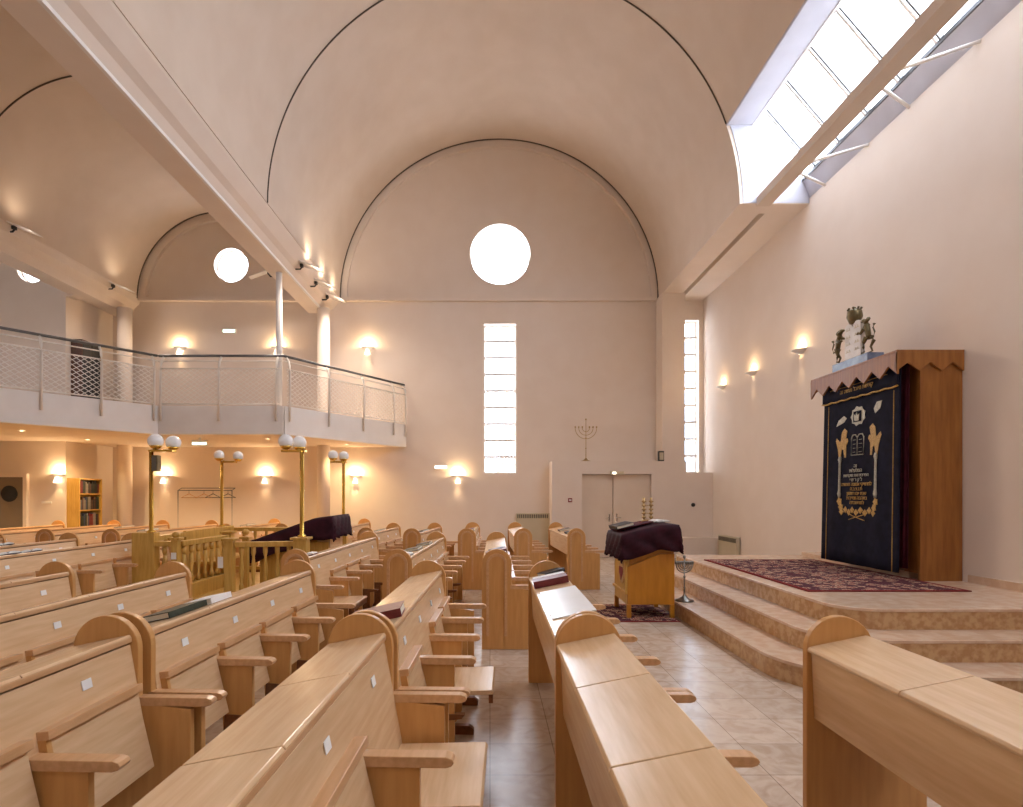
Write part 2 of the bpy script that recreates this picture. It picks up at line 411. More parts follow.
wf = struct(bpy.data.objects.new('fill_window_8', None), 'large gridded window added for fill daylight in the wall behind the viewpoint', 'window'); C.objects.link(wf)  # added window, out of view, to let in fill daylight
MB().box(-2.2, 2.6, YF-.2, YF-.19, 4.7, 8.0).build('pane', M['glass'], wf)
mb = MB()
for k in range(7): mb.box(-2.2+.8*k-.03, -2.2+.8*k+.03, YF-.22, YF-.14, 4.7, 8.0)
for k in range(4): mb.box(-2.2, 2.6, YF-.22, YF-.14, 4.7+1.1*k-.03, 3.6+1.1*k+.03)
mb.build('frame', M['white'], wf)
wl = struct(bpy.data.objects.new('fill_window_9', None), 'long high window added for daylight in the outer left wall', 'window'); C.objects.link(wl)  # added window, out of view, brightening the outer bay
MB().box(XL-.2, XL-.19, 3.0, 6.5, 3.9, 5.4).build('pane', M['glass'], wl)
mb = MB()
for k in range(4): mb.box(XL-.22, XL-.14, 3.03+1.145*k-.03, 3.03+1.145*k+.03, 3.9, 5.4)
mb.build('frame', M['white'], wl)
# free beam under the skylight with its diagonal struts
bt = thing('box_beam', 'white boxed beam running free under the sloping skylight', 'beam', (4.84, 3, 6.72)); bt['kind'] = 'structure'
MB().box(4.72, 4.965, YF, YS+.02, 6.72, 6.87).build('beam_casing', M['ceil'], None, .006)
b_ = C.objects[-1]
b_.parent = bt; b_.matrix_parent_inverse = Matrix.Translation((-4.84, -3, -6.72))
for yn in (8.9, 7.0, 5.1, 3.2):
    for dy in (-.55, .55):
        s_ = MB().tube([(4.95, yn+(.12 if dy > 0 else -.12), 6.80), (XR+.0, yn+dy, 6.83)], .022, 8).build('strut', M['white'], None)
        s_.parent = bt; s_.matrix_parent_inverse = Matrix.Translation((-4.84, -3, -6.72))

# windows in the end wall
def slit_window(name, W, n, lab):
    x0, x1, z0, z1 = W
    root = struct(bpy.data.objects.new(name, None), lab, 'window'); C.objects.link(root)
    mb = MB(); f = .035; yy = YB+.2
    mb.box(x0, x0+f, yy, yy+.06, z0, z1); mb.box(x1-f, x1, yy, yy+.06, z0, z1)
    mb.box(x0+f, x1-f, yy, yy+.06, z0, z0+f); mb.box(x0+f, x1-f, yy, yy+.06, z1-f, z1)
    mb.build('frame', M['white'], root)
    for k in range(1, n):
        z = z0+(z1-z0)*k/n; MB().box(x0+f, x1-f, yy-.14, yy+.06, z-.035, z+.025).build('shelf_bar', M['white'], root)
    MB().box(x0+f, x1-f, yy+.02, yy+.03, z0+f, z1-f).build('pane', M['glass'], root)
slit_window('window_2', W1, 9, 'tall slit window with nine stacked panes in the end wall')
slit_window('window_3', W2, 9, 'narrow slit window in the side aisle beside the right wall')
def round_window(name, x, z, r, y, lab):
    root = struct(bpy.data.objects.new(name, None), lab, 'window'); C.objects.link(root)
    mb = MB(); n = 48
    for k in range(n):
        a, b = 2*PI*k/n, 2*PI*(k+1)/n
        mb.prism([(x+(r-.03)*math.cos(a), z+(r-.03)*math.sin(a)), (x+(r+.01)*math.cos(a), z+(r+.01)*math.sin(a)),
                  (x+(r+.01)*math.cos(b), z+(r+.01)*math.sin(b)), (x+(r-.03)*math.cos(b), z+(r-.03)*math.sin(b))], 'y', y-.02, y+.05)
    mb.build('frame', M['white'], root)
    MB().prism([(x+(r-.02)*math.cos(2*PI*k/n), z+(r-.02)*math.sin(2*PI*k/n)) for k in range(n)], 'y', y+.01, y+.02).build('pane', M['glass'], root)
round_window('window_4', .27, 7.99, .80, YB+.2, 'large round window above the nave')
round_window('window_5', -6.87, 7.70, .45, YB+.2, 'small round window above the gallery')
round_window('window_6', -10.80, 6.97, .36, JY+.15, 'round window half hidden behind the left beam')

# columns and piers
def col(x, y, z0, z1, r, lab, name='column'):
    return struct(MB().lathe([(0, z0), (r, z0), (r, z1), (0, z1)], x, y, 0, 24).build(name, M['white'] if r < .1 else M['plaster']), lab, 'column')
col(-4.25, 14.3, 0, 6.36, .16, 'round plaster column under the nave beam at the end wall')
col(-9.33, 14.3, 0, 6.36, .17, 'round plaster column under the outer beam')
col(-4.5, 11.95, 3.3, 6.36, .065, 'slim white post rising from the gallery corner')
struct(MB().box(4.40, 4.98, 14.3, YB, 0, ZS).build('pier', M['plaster']), 'square pier between nave and side aisle', 'column')
struct(MB().box(-4.75, -4.5, 14.6, YB, 0, 6.5).build('pier', M['plaster']), 'shallow pilaster beside the round column', 'column')

# door block
BY = 14.2
mb = MB(); DX0, DX1, DZ = 2.33, 4.10, 2.13
rect_wall(mb, 1.57, 4.98, 0, 2.46, BY, BY+.3, [(DX0, DX1, 0, DZ)])
mb.box(1.57, 4.98, BY+.3, YB, 0, 2.46) ; mb.box(4.98, XR, BY, YB, 0, 2.17)
rect = mb.build('wall_door', M['plaster']); struct(rect, 'low block with double doors projecting from the end wall', 'wall')
def door_leaf(x0, x1, hx, lab, nm):
    d = struct(MB().box(x0, x1, BY+.12, BY+.16, .01, DZ-.01).build(nm, M['door_cream']), lab, 'door')
    MB().tube([(hx, BY+.12, 1.02), (hx, BY+.07, 1.02), (hx+(.1 if hx < x0+.3 else -.1), BY+.07, 1.02)], .012).build('door_handle', M['silver'], d)
    MB().box(hx-.02, hx+.02, BY+.11, BY+.12, .92, 1.12).build('handle_plate', M['silver'], d)
door_leaf(DX0+.01, 3.13, 3.05, 'left leaf of the cream double door', 'door_1')
door_leaf(3.15, DX1-.01, 3.24, 'right leaf of the cream double door', 'door_2')
# slight dark gap strip is the real space between leaves; bottoms and closer
t = thing('door_closer', 'small brass-coloured door closer fixed over the double doors', 'door closer', (3.2, BY, 2.15))
MB().box(-.16, .18, -.06, 0, -.04, .05).build('casing', M['radiator'], t, .006)
MB().box(-.1, -.02, -.075, -.06, -.02, .03).build('bright_plate', M['tube_on'], t)  # small emissive plate on the closer casing
t = struct(MB().box(4.74, XR, 13.75, BY, 0, .54).build('wall_low', M['plaster']), 'low boxed ledge in the aisle corner', 'wall')
# dark taupe door at the left
dd = struct(MB().box(-12.2, -10.95, JY-.05, JY, 0, 2.02).build('door_3', M['door_grey']), 'taupe door with a dark round window', 'door')
MB().prism([(-11.28+.19*math.cos(2*PI*k/32), 1.63+.19*math.sin(2*PI*k/32)) for k in range(32)], 'y', JY-.07, JY-.05).build('porthole', M['dark_glass'], dd)
mb = MB(); mb.box(-10.95, -10.86, JY-.08, JY, 0, 2.10); mb.box(-12.3, -10.95, JY-.08, JY, 2.02, 2.10)
struct(mb.build('trim_%d' % ti, M['plaster']), 'door frame', 'trim'); ti += 1
# skirting
struct(MB().box(XR-.02, XR, YF, 6.6, .57, .66).build('baseboard_right', M['step_marble']), 'marble skirting on the right wall', 'baseboard')
struct(MB().box(-9.9, 1.5, YB-.02, YB, 0, .08).build('baseboard_back', M['step_marble']), 'marble skirting on the end wall', 'baseboard')

# ------------------------------------------------------------ gallery
G = [(-14.6, 2.1), (-6.95, 11.72), (-4.32, 11.72), (-2.25, 14.85)]
GZ0, GZ1, GF = 2.87, 3.46, 3.2
poly = G+[(-10.0, 14.85), (-10.0, JY), (-14.6, JY)]
struct(MB().prism(poly, 'z', GZ0, GF).build('gallery_floor', M['plaster']), 'gallery slab with a pale underside', 'floor')
def seg_frame(a, b):
    a, b = Vector(a), Vector(b); d = (b-a).normalized(); n = Vector((d.y, -d.x)); return a, b, d, n
mb = MB()
for a, b in zip(G[:-1], G[1:]):
    a, b, d, n = seg_frame(a, b)
    q = [a+n*.04, b+n*.04, b-n*.08, a-n*.08]
    mb.prism([(p.x, p.y) for p in q], 'z', GZ0-.003, GZ1)
struct(mb.build('gallery_parapet', M['white']), 'white angled parapet band of the gallery', 'parapet')
def lathe_post(root, p, n):
    # bent flat post: rises outside the parapet, hooks in to the handrail
    o = [(p.x+n.x*.07, p.y+n.y*.07, 3.14), (p.x+n.x*.08, p.y+n.y*.08, 4.18), (p.x+n.x*.065, p.y+n.y*.065, 4.30), (p.x+n.x*.03, p.y+n.y*.03, 4.41), (p.x-n.x*.04, p.y-n.y*.04, 4.50)]
    MB().tube(o, .024, 8).build('post', M['rail_white'], root)
segs = [
    (G[0], G[1], [(-8.18+1.15*(k), 0) for k in range(0)], 'long left stretch of white mesh gallery railing'),
]
def railing(i, label, ts):
    a, b, d, n = seg_frame(G[i], G[i+1]); L = (b-a).length
    root = thing('gallery_railing', label, 'railing', (0, 0, 0), 0, None)
    e = .06
    MB().tube([tuple(a+n*-.03)+(4.52,), tuple(b+n*-.03)+(4.52,)], .027, 10).build('handrail', M['rail_grey'], root)
    MB().tube([tuple(a+n*.02)+(4.40,), tuple(b+n*.02)+(4.40,)], .013, 8).build('cord_rail', M['rail_white'], root)
    zs0, zs1 = 3.50, 4.24
    mb = MB()
    for z in (zs0, zs1): mb.tube([tuple(a+d*e+n*.03)+(z,), tuple(b-d*e+n*.03)+(z,)], .014, 6)
    mb.build('mesh_frame', M['rail_white'], root)
    # expanded metal: zigzag strands
    mb = MB(); cw, ch, w = .13, .046, .013
    s0, s1 = e, L-e
    if i == 0: s0 = max(s0, L-6.5)
    nr = int(round((zs1-zs0)/ch))
    ns = int((s1-s0)/(cw/2))
    for r in range(nr):
        zc = zs0+(r+.5)*(zs1-zs0)/nr
        for k in range(ns):
            sgn = 1 if (k+r) % 2 else -1
            sa, sb = s0+k*cw/2, s0+(k+1)*cw/2
            za, zb = zc-sgn*ch/2, zc+sgn*ch/2
            A = a+d*sa+n*.03; B = a+d*sb+n*.03; m_ = n*.004
            mb.add([(A.x-m_.x, A.y-m_.y, za-w/2), (B.x-m_.x, B.y-m_.y, zb-w/2), (B.x-m_.x, B.y-m_.y, zb+w/2), (A.x-m_.x, A.y-m_.y, za+w/2),
                    (A.x+m_.x, A.y+m_.y, za-w/2), (B.x+m_.x, B.y+m_.y, zb-w/2), (B.x+m_.x, B.y+m_.y, zb+w/2), (A.x+m_.x, A.y+m_.y, za+w/2)],
                   [(0, 1, 2, 3), (4, 7, 6, 5), (0, 4, 5, 1), (3, 2, 6, 7)])
    mb.build('wire_mesh', M['rail_white'], root)
    for s in ts: lathe_post(root, a+d*s, n)
    return root
L0 = (Vector(G[1])-Vector(G[0])).length
railing(0, 'left stretch of the white mesh gallery railing, running out of the picture', [L0-.10-k*.935 for k in range(8)])
railing(1, 'middle stretch of the white mesh gallery railing, facing the viewer', [.1, 1.31, 2.5])
L2 = (Vector(G[3])-Vector(G[2])).length
railing(2, 'right stretch of the white mesh gallery railing, reaching the end wall', [.1, 1.15, 2.2, 3.25, L2-.06])

# ------------------------------------------------------------ ark platform
def round_poly(x0, y0, x1, y1, r, n=12):
    pts = [(x1, y0), (x1, y1), (x0, y1)]
    for k in range(n+1):
        a = PI+PI/2*k/n; pts.append((x0+r+r*math.cos(a), y0+r+r*math.sin(a)))
    return pts
plat = [(2.45, 4.33, .75, 0, .19), (2.83, 4.70, .55, .19, .38), (3.2, 5.06, .35, .38, .57)]
for k, (x0, y0, r, z0, z1) in enumerate(plat):
    base = MB().prism(round_poly(x0+.012, y0+.012, XR, 9.65 if k == 2 else 9.65-.0, r), 'z', z0, z1-.03)
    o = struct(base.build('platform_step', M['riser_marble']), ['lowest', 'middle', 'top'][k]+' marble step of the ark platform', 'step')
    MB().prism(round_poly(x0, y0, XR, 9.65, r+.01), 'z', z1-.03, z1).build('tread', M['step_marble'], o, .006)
struct(MB().box(5.2, XR, 6.95, 9.35, .57, .65).build('plinth', M['step_marble'], None, .004), 'low marble plinth along the wall under the ark', 'plinth')
# rug on the platform
t = thing('patterned_rug', 'red and dark patterned oriental rug lying on the ark platform', 'rug', (4.25, 7.4, .571))
mb = MB(); mb.box(-.82, .82, -1.40, 1.40, 0, .012); mb.build('rug_field', M['rug'], t)
mb = MB()
for x0, x1, y0, y1 in ((-.87, .87, -1.45, -1.40), (-.87, .87, 1.40, 1.45), (-.87, -.82, -1.4, 1.4), (.82, .87, -1.4, 1.4)): mb.box(x0, x1, y0, y1, 0, .012)
mb.build('rug_border', M['rug_border'], t)
t = thing('floor_rug', 'small dark red rug on the marble floor under the lectern', 'rug', (2.0, 7.5, .001))
MB().box(-.72, .40, -.42, .62, 0, .008).build('rug_field', M['rug'], t)
mb = MB(); mb.box(-.76, -.72, -.46, .66, 0, .008); mb.box(-.72, .40, -.46, -.42, 0, .008); mb.box(-.72, .40, .62, .66, 0, .008)
mb.build('rug_border', M['rug_border'], t)

# ------------------------------------------------------------ ark
ark = thing('torah_ark', 'tall wooden ark cabinet with scalloped canopy on the marble platform', 'ark', (5.14, 6.67, .57))
AX, AY, AH = 5.14, 6.67, 2.76          # local: x to .51 (wall), y 0..1.75
MB().box(.0, .505, .02, .06, .0, AH-.05).build('side_panel', M['ark_wood'], ark, .003)
MB().box(.0, .505, 1.69, 1.73, .085, AH-.05).build('side_panel', M['ark_wood'], ark, .003)
MB().box(.44, .505, .06, 1.69, .085, AH-.05).build('back_panel', M['ark_wood'], ark)
MB().box(.02, .06, .06, .30, .085, AH-.05).build('front_panel', M['ark_wood'], ark)
MB().box(.02, .06, 1.45, 1.69, .085, AH-.05).build('front_panel', M['ark_wood'], ark)
MB().box(-.30, .505, -.01, 1.78, AH-.03, AH).build('canopy_top', M['ark_wood'], ark, .004)
def zig(n, L, zt, zb0, zb1):
    pts = [(0, zt), (L, zt)]; w = L/n
    pts += [(L, zb1)]
    for k in range(n-1, -1, -1):
        pts += [(k*w+w/2, zb0)] if True else []
        pts += [(k*w, zb1)]
    return pts
mb = MB(); mb.prism(zig(6, 1.79, AH-.03, AH-.17, AH-.29), 'x', -.30, -.275); 
mb.v = [(v[0], v[1]-.01, v[2]) for v in mb.v]; mb.build('valance', M['ark_wood'], ark, .002)
mb = MB(); mb.prism([(p[0]-.30, p[1]) for p in zig(3, .80, AH-.03, AH-.15, AH-.25)], 'y', -.012, .013); mb.build('side_valance', M['ark_wood'], ark, .002)
mb = MB(); mb.prism([(p[0]-.30, p[1]) for p in zig(3, .80, AH-.03, AH-.15, AH-.25)], 'y', 1.765, 1.785); mb.build('side_valance', M['ark_wood'], ark, .002)
# inner red side curtain
def wavy(x, y0, y1, z0, z1, amp, waves, ny=80, flare=0, phase=0):
    def fn(u, v):
        z = z0+(z1-z0)*v; y = y0+(y1-y0)*u; cyy = (y0+y1)/2
        y = cyy+(y-cyy)*(1+flare*(1-v))
        return (x+amp*math.sin(2*PI*waves*u+phase)*(1-.5*v)-.03*(1-v), y, z)
    return MB().grid(fn, ny, 14)
wavy(.0-.07, .10, .34, .14, AH-.05, .018, 4).build('side_curtain', M['velvet_red'], ark, 0, .01)
cur = thing('ark_curtain', 'dark navy velvet curtain with gold embroidery hanging before the ark', 'curtain', (4.97, 6.77, .66))
CW, CH = 1.52, 2.62
def cf(u, v, off=0):
    z = .0+(CH)*v; yc = CW/2; y = yc+(u-.5)*CW*(1+.03*(1-v))
    a = .008*math.sin(2*PI*3.2*u+.6)*(1-.6*v)
    e = max(0, abs(u-.5)-.42)*12
    return Vector((a-.05*(1-v)-e*.012*math.sin(40*u)-off, y, z))
MB().grid(lambda u, v: tuple(cf(u, v)), 60, 16).build('curtain_cloth', M['velvet_blue'], cur, 0, .012)
def on_cur(pts, w, name, mat, n=4):
    mb = MB(); mb.tube([tuple(cf(p[0], p[1], .008)) for p in pts], w, n); return mb
def patch(name, polys, mat):
    mb = MB()
    for P in polys:
        c0 = (sum(p[0] for p in P)/len(P), sum(p[1] for p in P)/len(P))
        vs = [tuple(cf(c0[0], c0[1], .014))]+[tuple(cf(p[0], p[1], .011)) for p in P]+[tuple(cf(p[0], p[1], .004)) for p in P]; n = len(P)
        fs = [(0, 1+k, 1+(k+1) % n) for k in range(n)]+[(1+k, 1+n+k, 1+n+(k+1) % n, 1+(k+1) % n) for k in range(n)]
        mb.add(vs, fs)
    return mb.build(name, mat, cur)
# note u grows away from the viewer (to the left in view)
mb = MB()
for u in (.07, .93): mb.tube([tuple(cf(u, v/20, .008)) for v in range(0, 18)], .007, 5)
mb.build('gold_edging', M['gold_thread'], cur)
# upper panel (kapporet)
def kf(u, v):
    p = cf(u, .865+.12*v, .03); s = .012*abs(math.sin(u*PI*7))*(1-v); return (p.x, p.y, p.z-s)
MB().grid(kf, 60, 4).build('top_panel', M['velvet_blue'], cur, 0, .01)
mb = MB()
mb.tube([(kf(u/40, 0)[0]-.008, kf(u/40, 0)[1], kf(u/40, 0)[2]) for u in range(41)], .012, 6)
mb.tube([(kf(.12+u*.76/30, .55)[0]-.008, kf(.12+u*.76/30, .55)[1], kf(.12+u*.76/30, .55)[2]-.0) for u in range(31)], .005, 5)
mb.build('top_fringe', M['gold_thread'], cur)
def circ(cu, cv, ru, rv, n=14, jag=0): return [(cu+ru*(1+jag*(k % 2))*math.cos(2*PI*k/n), cv+rv*(1+jag*(k % 2))*math.sin(2*PI*k/n)) for k in range(n)]
patch('crown_embroidery', [circ(.5, .765, .10, .052, 18, -.15)], M['silver_thread'])
patch('crown_field', [[(.45, .735), (.55, .735), (.55, .79), (.45, .79)]], M['velvet_blue'])
o = C.objects[-1]; o.location.x -= .01
patch('small_crown', [[(.475, .74), (.525, .74), (.535, .775), (.515, .763), (.5, .785), (.485, .763), (.465, .775)]], M['silver_thread']); C.objects[-1].location.x -= .018
patch('leaf_embroidery', [[(.66, .765), (.70, .745), (.80, .73), (.77, .76), (.70, .78)], [(.30, .785), (.26, .815), (.20, .815), (.22, .78), (.28, .76)]], M['silver_thread'])
def lion_patch(cu, cv, s, d):
    P = [(-.5, -1), (-.3, -1), (-.2, -.4), (.1, -.5), (.15, -1), (.35, -1), (.35, -.2), (.6, .1), (.5, .3), (.3, .3), (.45, .8), (.1, 1.0), (-.2, .75), (-.3, .2), (-.6, -.1), (-.8, .4), (-.9, .2), (-.65, -.35)]
    return [(cu+d*p[0]*s*.9, cv+p[1]*s*.62) for p in P]
patch('lion_embroidery', [lion_patch(.70, .635, .125, -1)], M['gold_thread'])
patch('lion_embroidery', [lion_patch(.30, .635, .125, 1)], M['gold_thread'])
mb = MB()
mb.tube([tuple(cf(u, v, .01)) for u, v in ((.42, .565), (.42, .655), (.44, .67), (.475, .67), (.50, .655), (.525, .67), (.56, .67), (.58, .655), (.58, .565), (.42, .565))], .008, 5)
mb.tube([tuple(cf(.5, .565+k*.045, .01)) for k in range(3)], .005, 5)
for k in range(4):
    for q in (.46, .54): mb.tube([tuple(cf(q-.018, .58+k*.021, .01)), tuple(cf(q+.018, .58+k*.021, .01))], .003, 4)
mb.build('tablet_embroidery', M['silver_thread'], cur)
for u in (.26, .74):
    mb = MB()
    prof = [(.345, .016), (.365, .030), (.385, .020), (.53, .018), (.55, .030), (.565, .020)]
    mb.tube([tuple(cf(u, v, .01)) for v, r in prof], [r for v, r in prof], 6); mb.build('pillar_embroidery', M['silver_thread'], cur)
    patch('flower_embroidery', [circ(u, .325, .035, .022, 10, -.3), circ(u+(.02 if u < .5 else -.02), .295, .035, .02, 10, -.3)], M['gold_thread'])
patch('garland_embroidery', [circ(.29+.0525*k, .275+(.006 if k % 2 else -.006), .032, .018, 8, -.35) for k in range(9)], M['gold_thread'])
mb = MB(); mb.tube([tuple(cf(.40+.20*k/8, .23+.03*(k/8), .01)) for k in range(9)], .006, 5); mb.tube([tuple(cf(.60-.20*k/8, .23+.03*(k/8), .01)) for k in range(9)], .006, 5)
mb.build('ribbon_embroidery', M['gold_thread'], cur)
# lettering
def letters(body, size, mat, loc, parent, rot, name='lettering', ext=.003):
    cu = bpy.data.curves.new(name, 'FONT'); cu.body = body; cu.size = size; cu.align_x = 'CENTER'; cu.extrude = ext; cu.space_line = .92
    tmp = bpy.data.objects.new('tmp', cu); C.objects.link(tmp)
    dg = bpy.context.evaluated_depsgraph_get(); me = bpy.data.meshes.new_from_object(tmp.evaluated_get(dg))
    C.objects.unlink(tmp); bpy.data.objects.remove(tmp)
    me.materials.clear(); me.materials.append(mat)
    o = bpy.data.objects.new(name, me); C.objects.link(o); o.location = loc; o.rotation_euler = rot; o.parent = parent
    return o
heb = ['הז', 'תולעלמה', 'תשדקומ תאז תכרפה', 'י ש ר ק ל', 'הדומח הנומא יקיזחמל', 'ה.ב.צ.נ.ת', 'ןושאר םוי תנש', 'תובידנו הבהאב', 'התבשחמל']
for k, w_ in enumerate(heb):
    v = .50-.0235*k
    p = cf(.5, v, .022)
    letters(w_, .068 if k != 2 else .06, M['silver_thread'] if k < 4 else M['gold_thread'], (p.x-.006, p.y-.02*(k/4), p.z), cur, (PI/2, 0, -PI/2))
p = kf(.5, .32); letters('הז השענ לבוימ תשודק', .075, M['gold_thread'], (p[0]-.014, p[1], p[2]-.01), cur, (PI/2, 0, -PI/2), 'top_lettering')

# sculpture on the ark
tb = thing('ark_tablets', 'white stone tablets of the law under a crown, standing on top of the ark', 'tablets', (5.02, 7.71, 3.48))
mb = MB(); pts = [(-.17, 0), (.17, 0), (.17, .43)]+[(.085+.085*math.cos(PI*k/8), .43+.07*math.sin(PI*k/8)) for k in range(1, 8)]+[(0, .43)]+[(-.085+.085*math.cos(PI*k/8), .43+.07*math.sin(PI*k/8)) for k in range(1, 8)]+[(-.17, .43)]
mb.prism(pts, 'x', -.03, .03); mb.build('tablet_slab', M['stone_white'], tb, .004)
mb = MB()
for k in range(4):
    for q in (-.09, .09):
        mb.box(-.034, -.03, q-.05, q+.05, .1+.1*k, .108+.1*k); mb.box(-.034, -.03, q-.03, q-.02, .108+.1*k, .135+.1*k); mb.box(-.034, -.03, q+.02, q+.03, .108+.1*k, .135+.1*k)
mb.build('incised_letters', M['radiator'], tb)
mb = MB(); mb.lathe([(0, .48), (.06, .48), (.075, .51), (.10, .57), (.09, .64), (.07, .67), (.0, .67)], 0, 0, 0, 16)
for k in range(8):
    a = 2*PI*k/8; mb.sphere(.08*math.cos(a), .08*math.sin(a), .68, .016, 8)
mb.sphere(0, 0, .69, .022, 8); mb.build('crown', M['bronze'], tb)
tbb = tag(MB().box(-.09, .13, -.40, .36, 0, .148).build('stone_block', M['blue_marble'], None, .006), 'long blue marble block lying on top of the ark canopy', 'stone block')
tbb.location = (5.05, 7.76, 3.331)
def lion(name, label, y, d):
    r = thing(name, label, 'statue', (4.99, y, 3.48), 0, 'rampant bronze lions on the ark')
    # sits upright, facing +d*y
    def P(yy, z, x=0): return (x, d*yy, z)
    mb = MB()
    mb.tube([P(-.02, .22), P(.0, .32), P(.03, .42), P(.05, .50)], [.034, .040, .045, .034], 10)      # trunk
    mb.tube([P(-.02, .26, .03), P(-.07, .18, .04), P(.0, .10, .04), P(-.04, .02, .04), P(.03, .012, .04)], [.034, .028, .018, .013, .015], 8)
    mb.tube([P(.0, .26, -.03), P(.04, .18, -.04), P(.05, .10, -.04), P(.03, .02, -.04), P(.09, .012, -.04)], [.034, .028, .018, .013, .015], 8)
    mb.tube([P(.05, .44, .04), P(.12, .42, .05), P(.17, .48, .05), P(.19, .46, .05)], [.028, .02, .018, .018], 8)
    mb.tube([P(.04, .40, -.04), P(.11, .34, -.05), P(.16, .37, -.05), P(.18, .35, -.05)], [.028, .02, .018, .018], 8)
    mb.tube([P(.05, .52), P(.10, .56), P(.15, .55)], [.036, .034, .022], 10)
    mb.build('body', M['bronze'], r)
    mb = MB()
    for k in range(9):
        a = k*.7; mb.sphere(.018*math.cos(a), d*(.03+.02*math.sin(a)), .46+.013*k, .032, 8)
    mb.build('mane', M['bronze'], r)
    MB().tube([P(-.05, .24), P(-.12, .22), P(-.15, .30), P(-.11, .38), P(-.14, .44)], [.014, .012, .011, .012, .024], 8).build('tail', M['bronze'], r)
    r.scale = (.85, .85, .80)
    return r
lion('bronze_lion', 'bronze rampant lion on the near side of the ark tablets', 7.39, 1)
lion('bronze_lion', 'bronze rampant lion on the far side of the ark tablets', 8.03, -1)

# ------------------------------------------------------------ lectern with cloth
lec = thing('lectern', 'golden wood lectern with a red heart emblem standing on a small rug', 'lectern', (1.78, 7.25, .0095))
W_, D_ = .61, .75
def lz(x): return .66+.17*min(1, x/.42)
MB().prism([(0, .17), (W_, .17), (W_, .83), (.42, .83), (0, .66)], 'y', .0, .025).build('side_panel', M['lectern_wood'], lec, .004)
MB().prism([(0, .17), (W_, .17), (W_, .83), (.42, .83), (0, .66)], 'y', D_-.025, D_).build('side_panel', M['lectern_wood'], lec, .004)
MB().box(0, .025, .025, D_-.025, .17, .80).build('front_panel', M['gold_wood'], lec)
MB().box(W_-.025, W_, .025, D_-.025, .17, .9).build('back_panel', M['lectern_wood'], lec)
for x, y in ((.0, -.004), (W_-.05, -.004), (.0, D_-.05), (W_-.05, D_-.05)):
    MB().box(x-.006, x+.05, y, y+.054, 0, .17).build('leg', M['lectern_wood'], lec, .004)
MB().box(-.03, .0, .0, D_, .30, .335).build('moulding', M['gold_wood'], lec, .004)
MB().box(-.03, .0, .0, .04, .335, .72).build('moulding', M['gold_wood'], lec, .004)
MB().prism([(.3+.15*math.cos(2*PI*k/28), .55+.15*math.sin(2*PI*k/28)) for k in range(28)], 'x', -.012, 0).build('emblem_disc', M['wood'], lec)
hp = []
for k in range(28):
    a = 2*PI*k/28; hp.append((.3+.0065*16*math.sin(a)**3, .555+.0065*(13*math.cos(a)-5*math.cos(2*a)-2*math.cos(3*a)-math.cos(4*a))))
MB().prism(hp, 'x', -.02, -.012).build('heart_emblem', M['red_felt'], lec)
# sloping desk board
MB().prism([(-.06, 1.07), (.42, 1.19), (W_+.02, 1.19), (W_+.02, 1.165), (.43, 1.165), (-.06, 1.045)], 'y', -.04, D_+.04).build('desk_board', M['lectern_wood'], lec)
MB().box(.03, W_-.03, .03, D_-.03, .62, 1.10).build('upper_box', M['lectern_wood'], lec)
def drape(x0, x1, y0, y1, top, drop, mat, name, label, loc, parent=None, flare=.10, nx=34, ny=30, amp=.02):
    # top(x)->z; the cloth falls over all four edges
    ext = drop
    def fn(u, v):
        X = x0-ext+(x1-x0+2*ext)*u; Y = y0-ext+(y1-y0+2*ext)*v
        cx_, cy_ = min(max(X, x0), x1), min(max(Y, y0), y1)
        dx, dy = X-cx_, Y-cy_; dd_ = min(math.hypot(dx, dy), ext)
        z = top(cx_)
        if dd_ > 1e-6:
            k = math.hypot(dx, dy)
            ux, uy = dx/k, dy/k
            s = X*9+Y*11
            out = dd_*flare*(1+.5*math.sin(s*2.2)) + amp*math.sin(s*2.6)*min(1, dd_/.2) + .015
            # corner falls a little lower
            low = dd_*(1.0+.12*(abs(ux*uy)*2))*(1+.05*math.sin(s*1.3))
            return (cx_+ux*out, cy_+uy*out, z-low)
        return (cx_, cy_, z)
    return MB().grid(fn, nx, ny)
def ltop(x): return 1.075+.13*min(1, max(0, (x+.1)/.52))
t = tag(drape(-.07, W_+.03, -.07, D_+.07, ltop, .32, None, '', '', None).build('velvet_cloth', M['velvet_dark'], None, 0, .012), 'dark burgundy velvet cloth draped over the lectern desk', 'cloth')
t.location = (1.78, 7.25, .0095)
t2 = tag(MB().box(.0, .5, .0, .46, 0, .012).build('cloth_runner', M['velvet_red']), 'burgundy runner laid across the top of the lectern cloth', 'cloth')
t2.location = (1.70, 7.48, 1.10+.016); t2.rotation_euler = (0, -math.atan(.13/.52), 0)
def prayer_book(label, cover, loc, rot, size=(.16, .22, .035), group=None, cat='book', name='prayer_book', open_=False):
    a, b, h = size
    r = thing(name, label, cat, loc, 0, group); r.rotation_euler = rot
    if open_:
        mb = MB(); mb.prism([(-a, 0), (a, 0), (a, .006), (.0, .010), (-a, .006)], 'y', -b/2, b/2); mb.build('cover', M[cover], r)
        for s in (-1, 1):
            mb = MB(); mb.prism([(s*.003, .011), (s*(a-.006), .008), (s*(a-.006), .02), (s*a*.5, .034), (s*.02, .034)], 'y', -b/2+.006, b/2-.006); mb.build('pages', M['paper'], r)
    else:
        mb = MB(); mb.box(-a/2, a/2, -b/2, b/2, 0, .004); mb.box(-a/2, a/2, -b/2, b/2, h-.004, h); mb.box(-a/2, -a/2+.005, -b/2, b/2, .004, h-.004)
        mb.build('cover', M[cover], r)
        MB().box(-a/2+.006, a/2-.005, -b/2+.005, b/2-.005, .004, h-.004).build('pages', M['pages'], r)
    return r
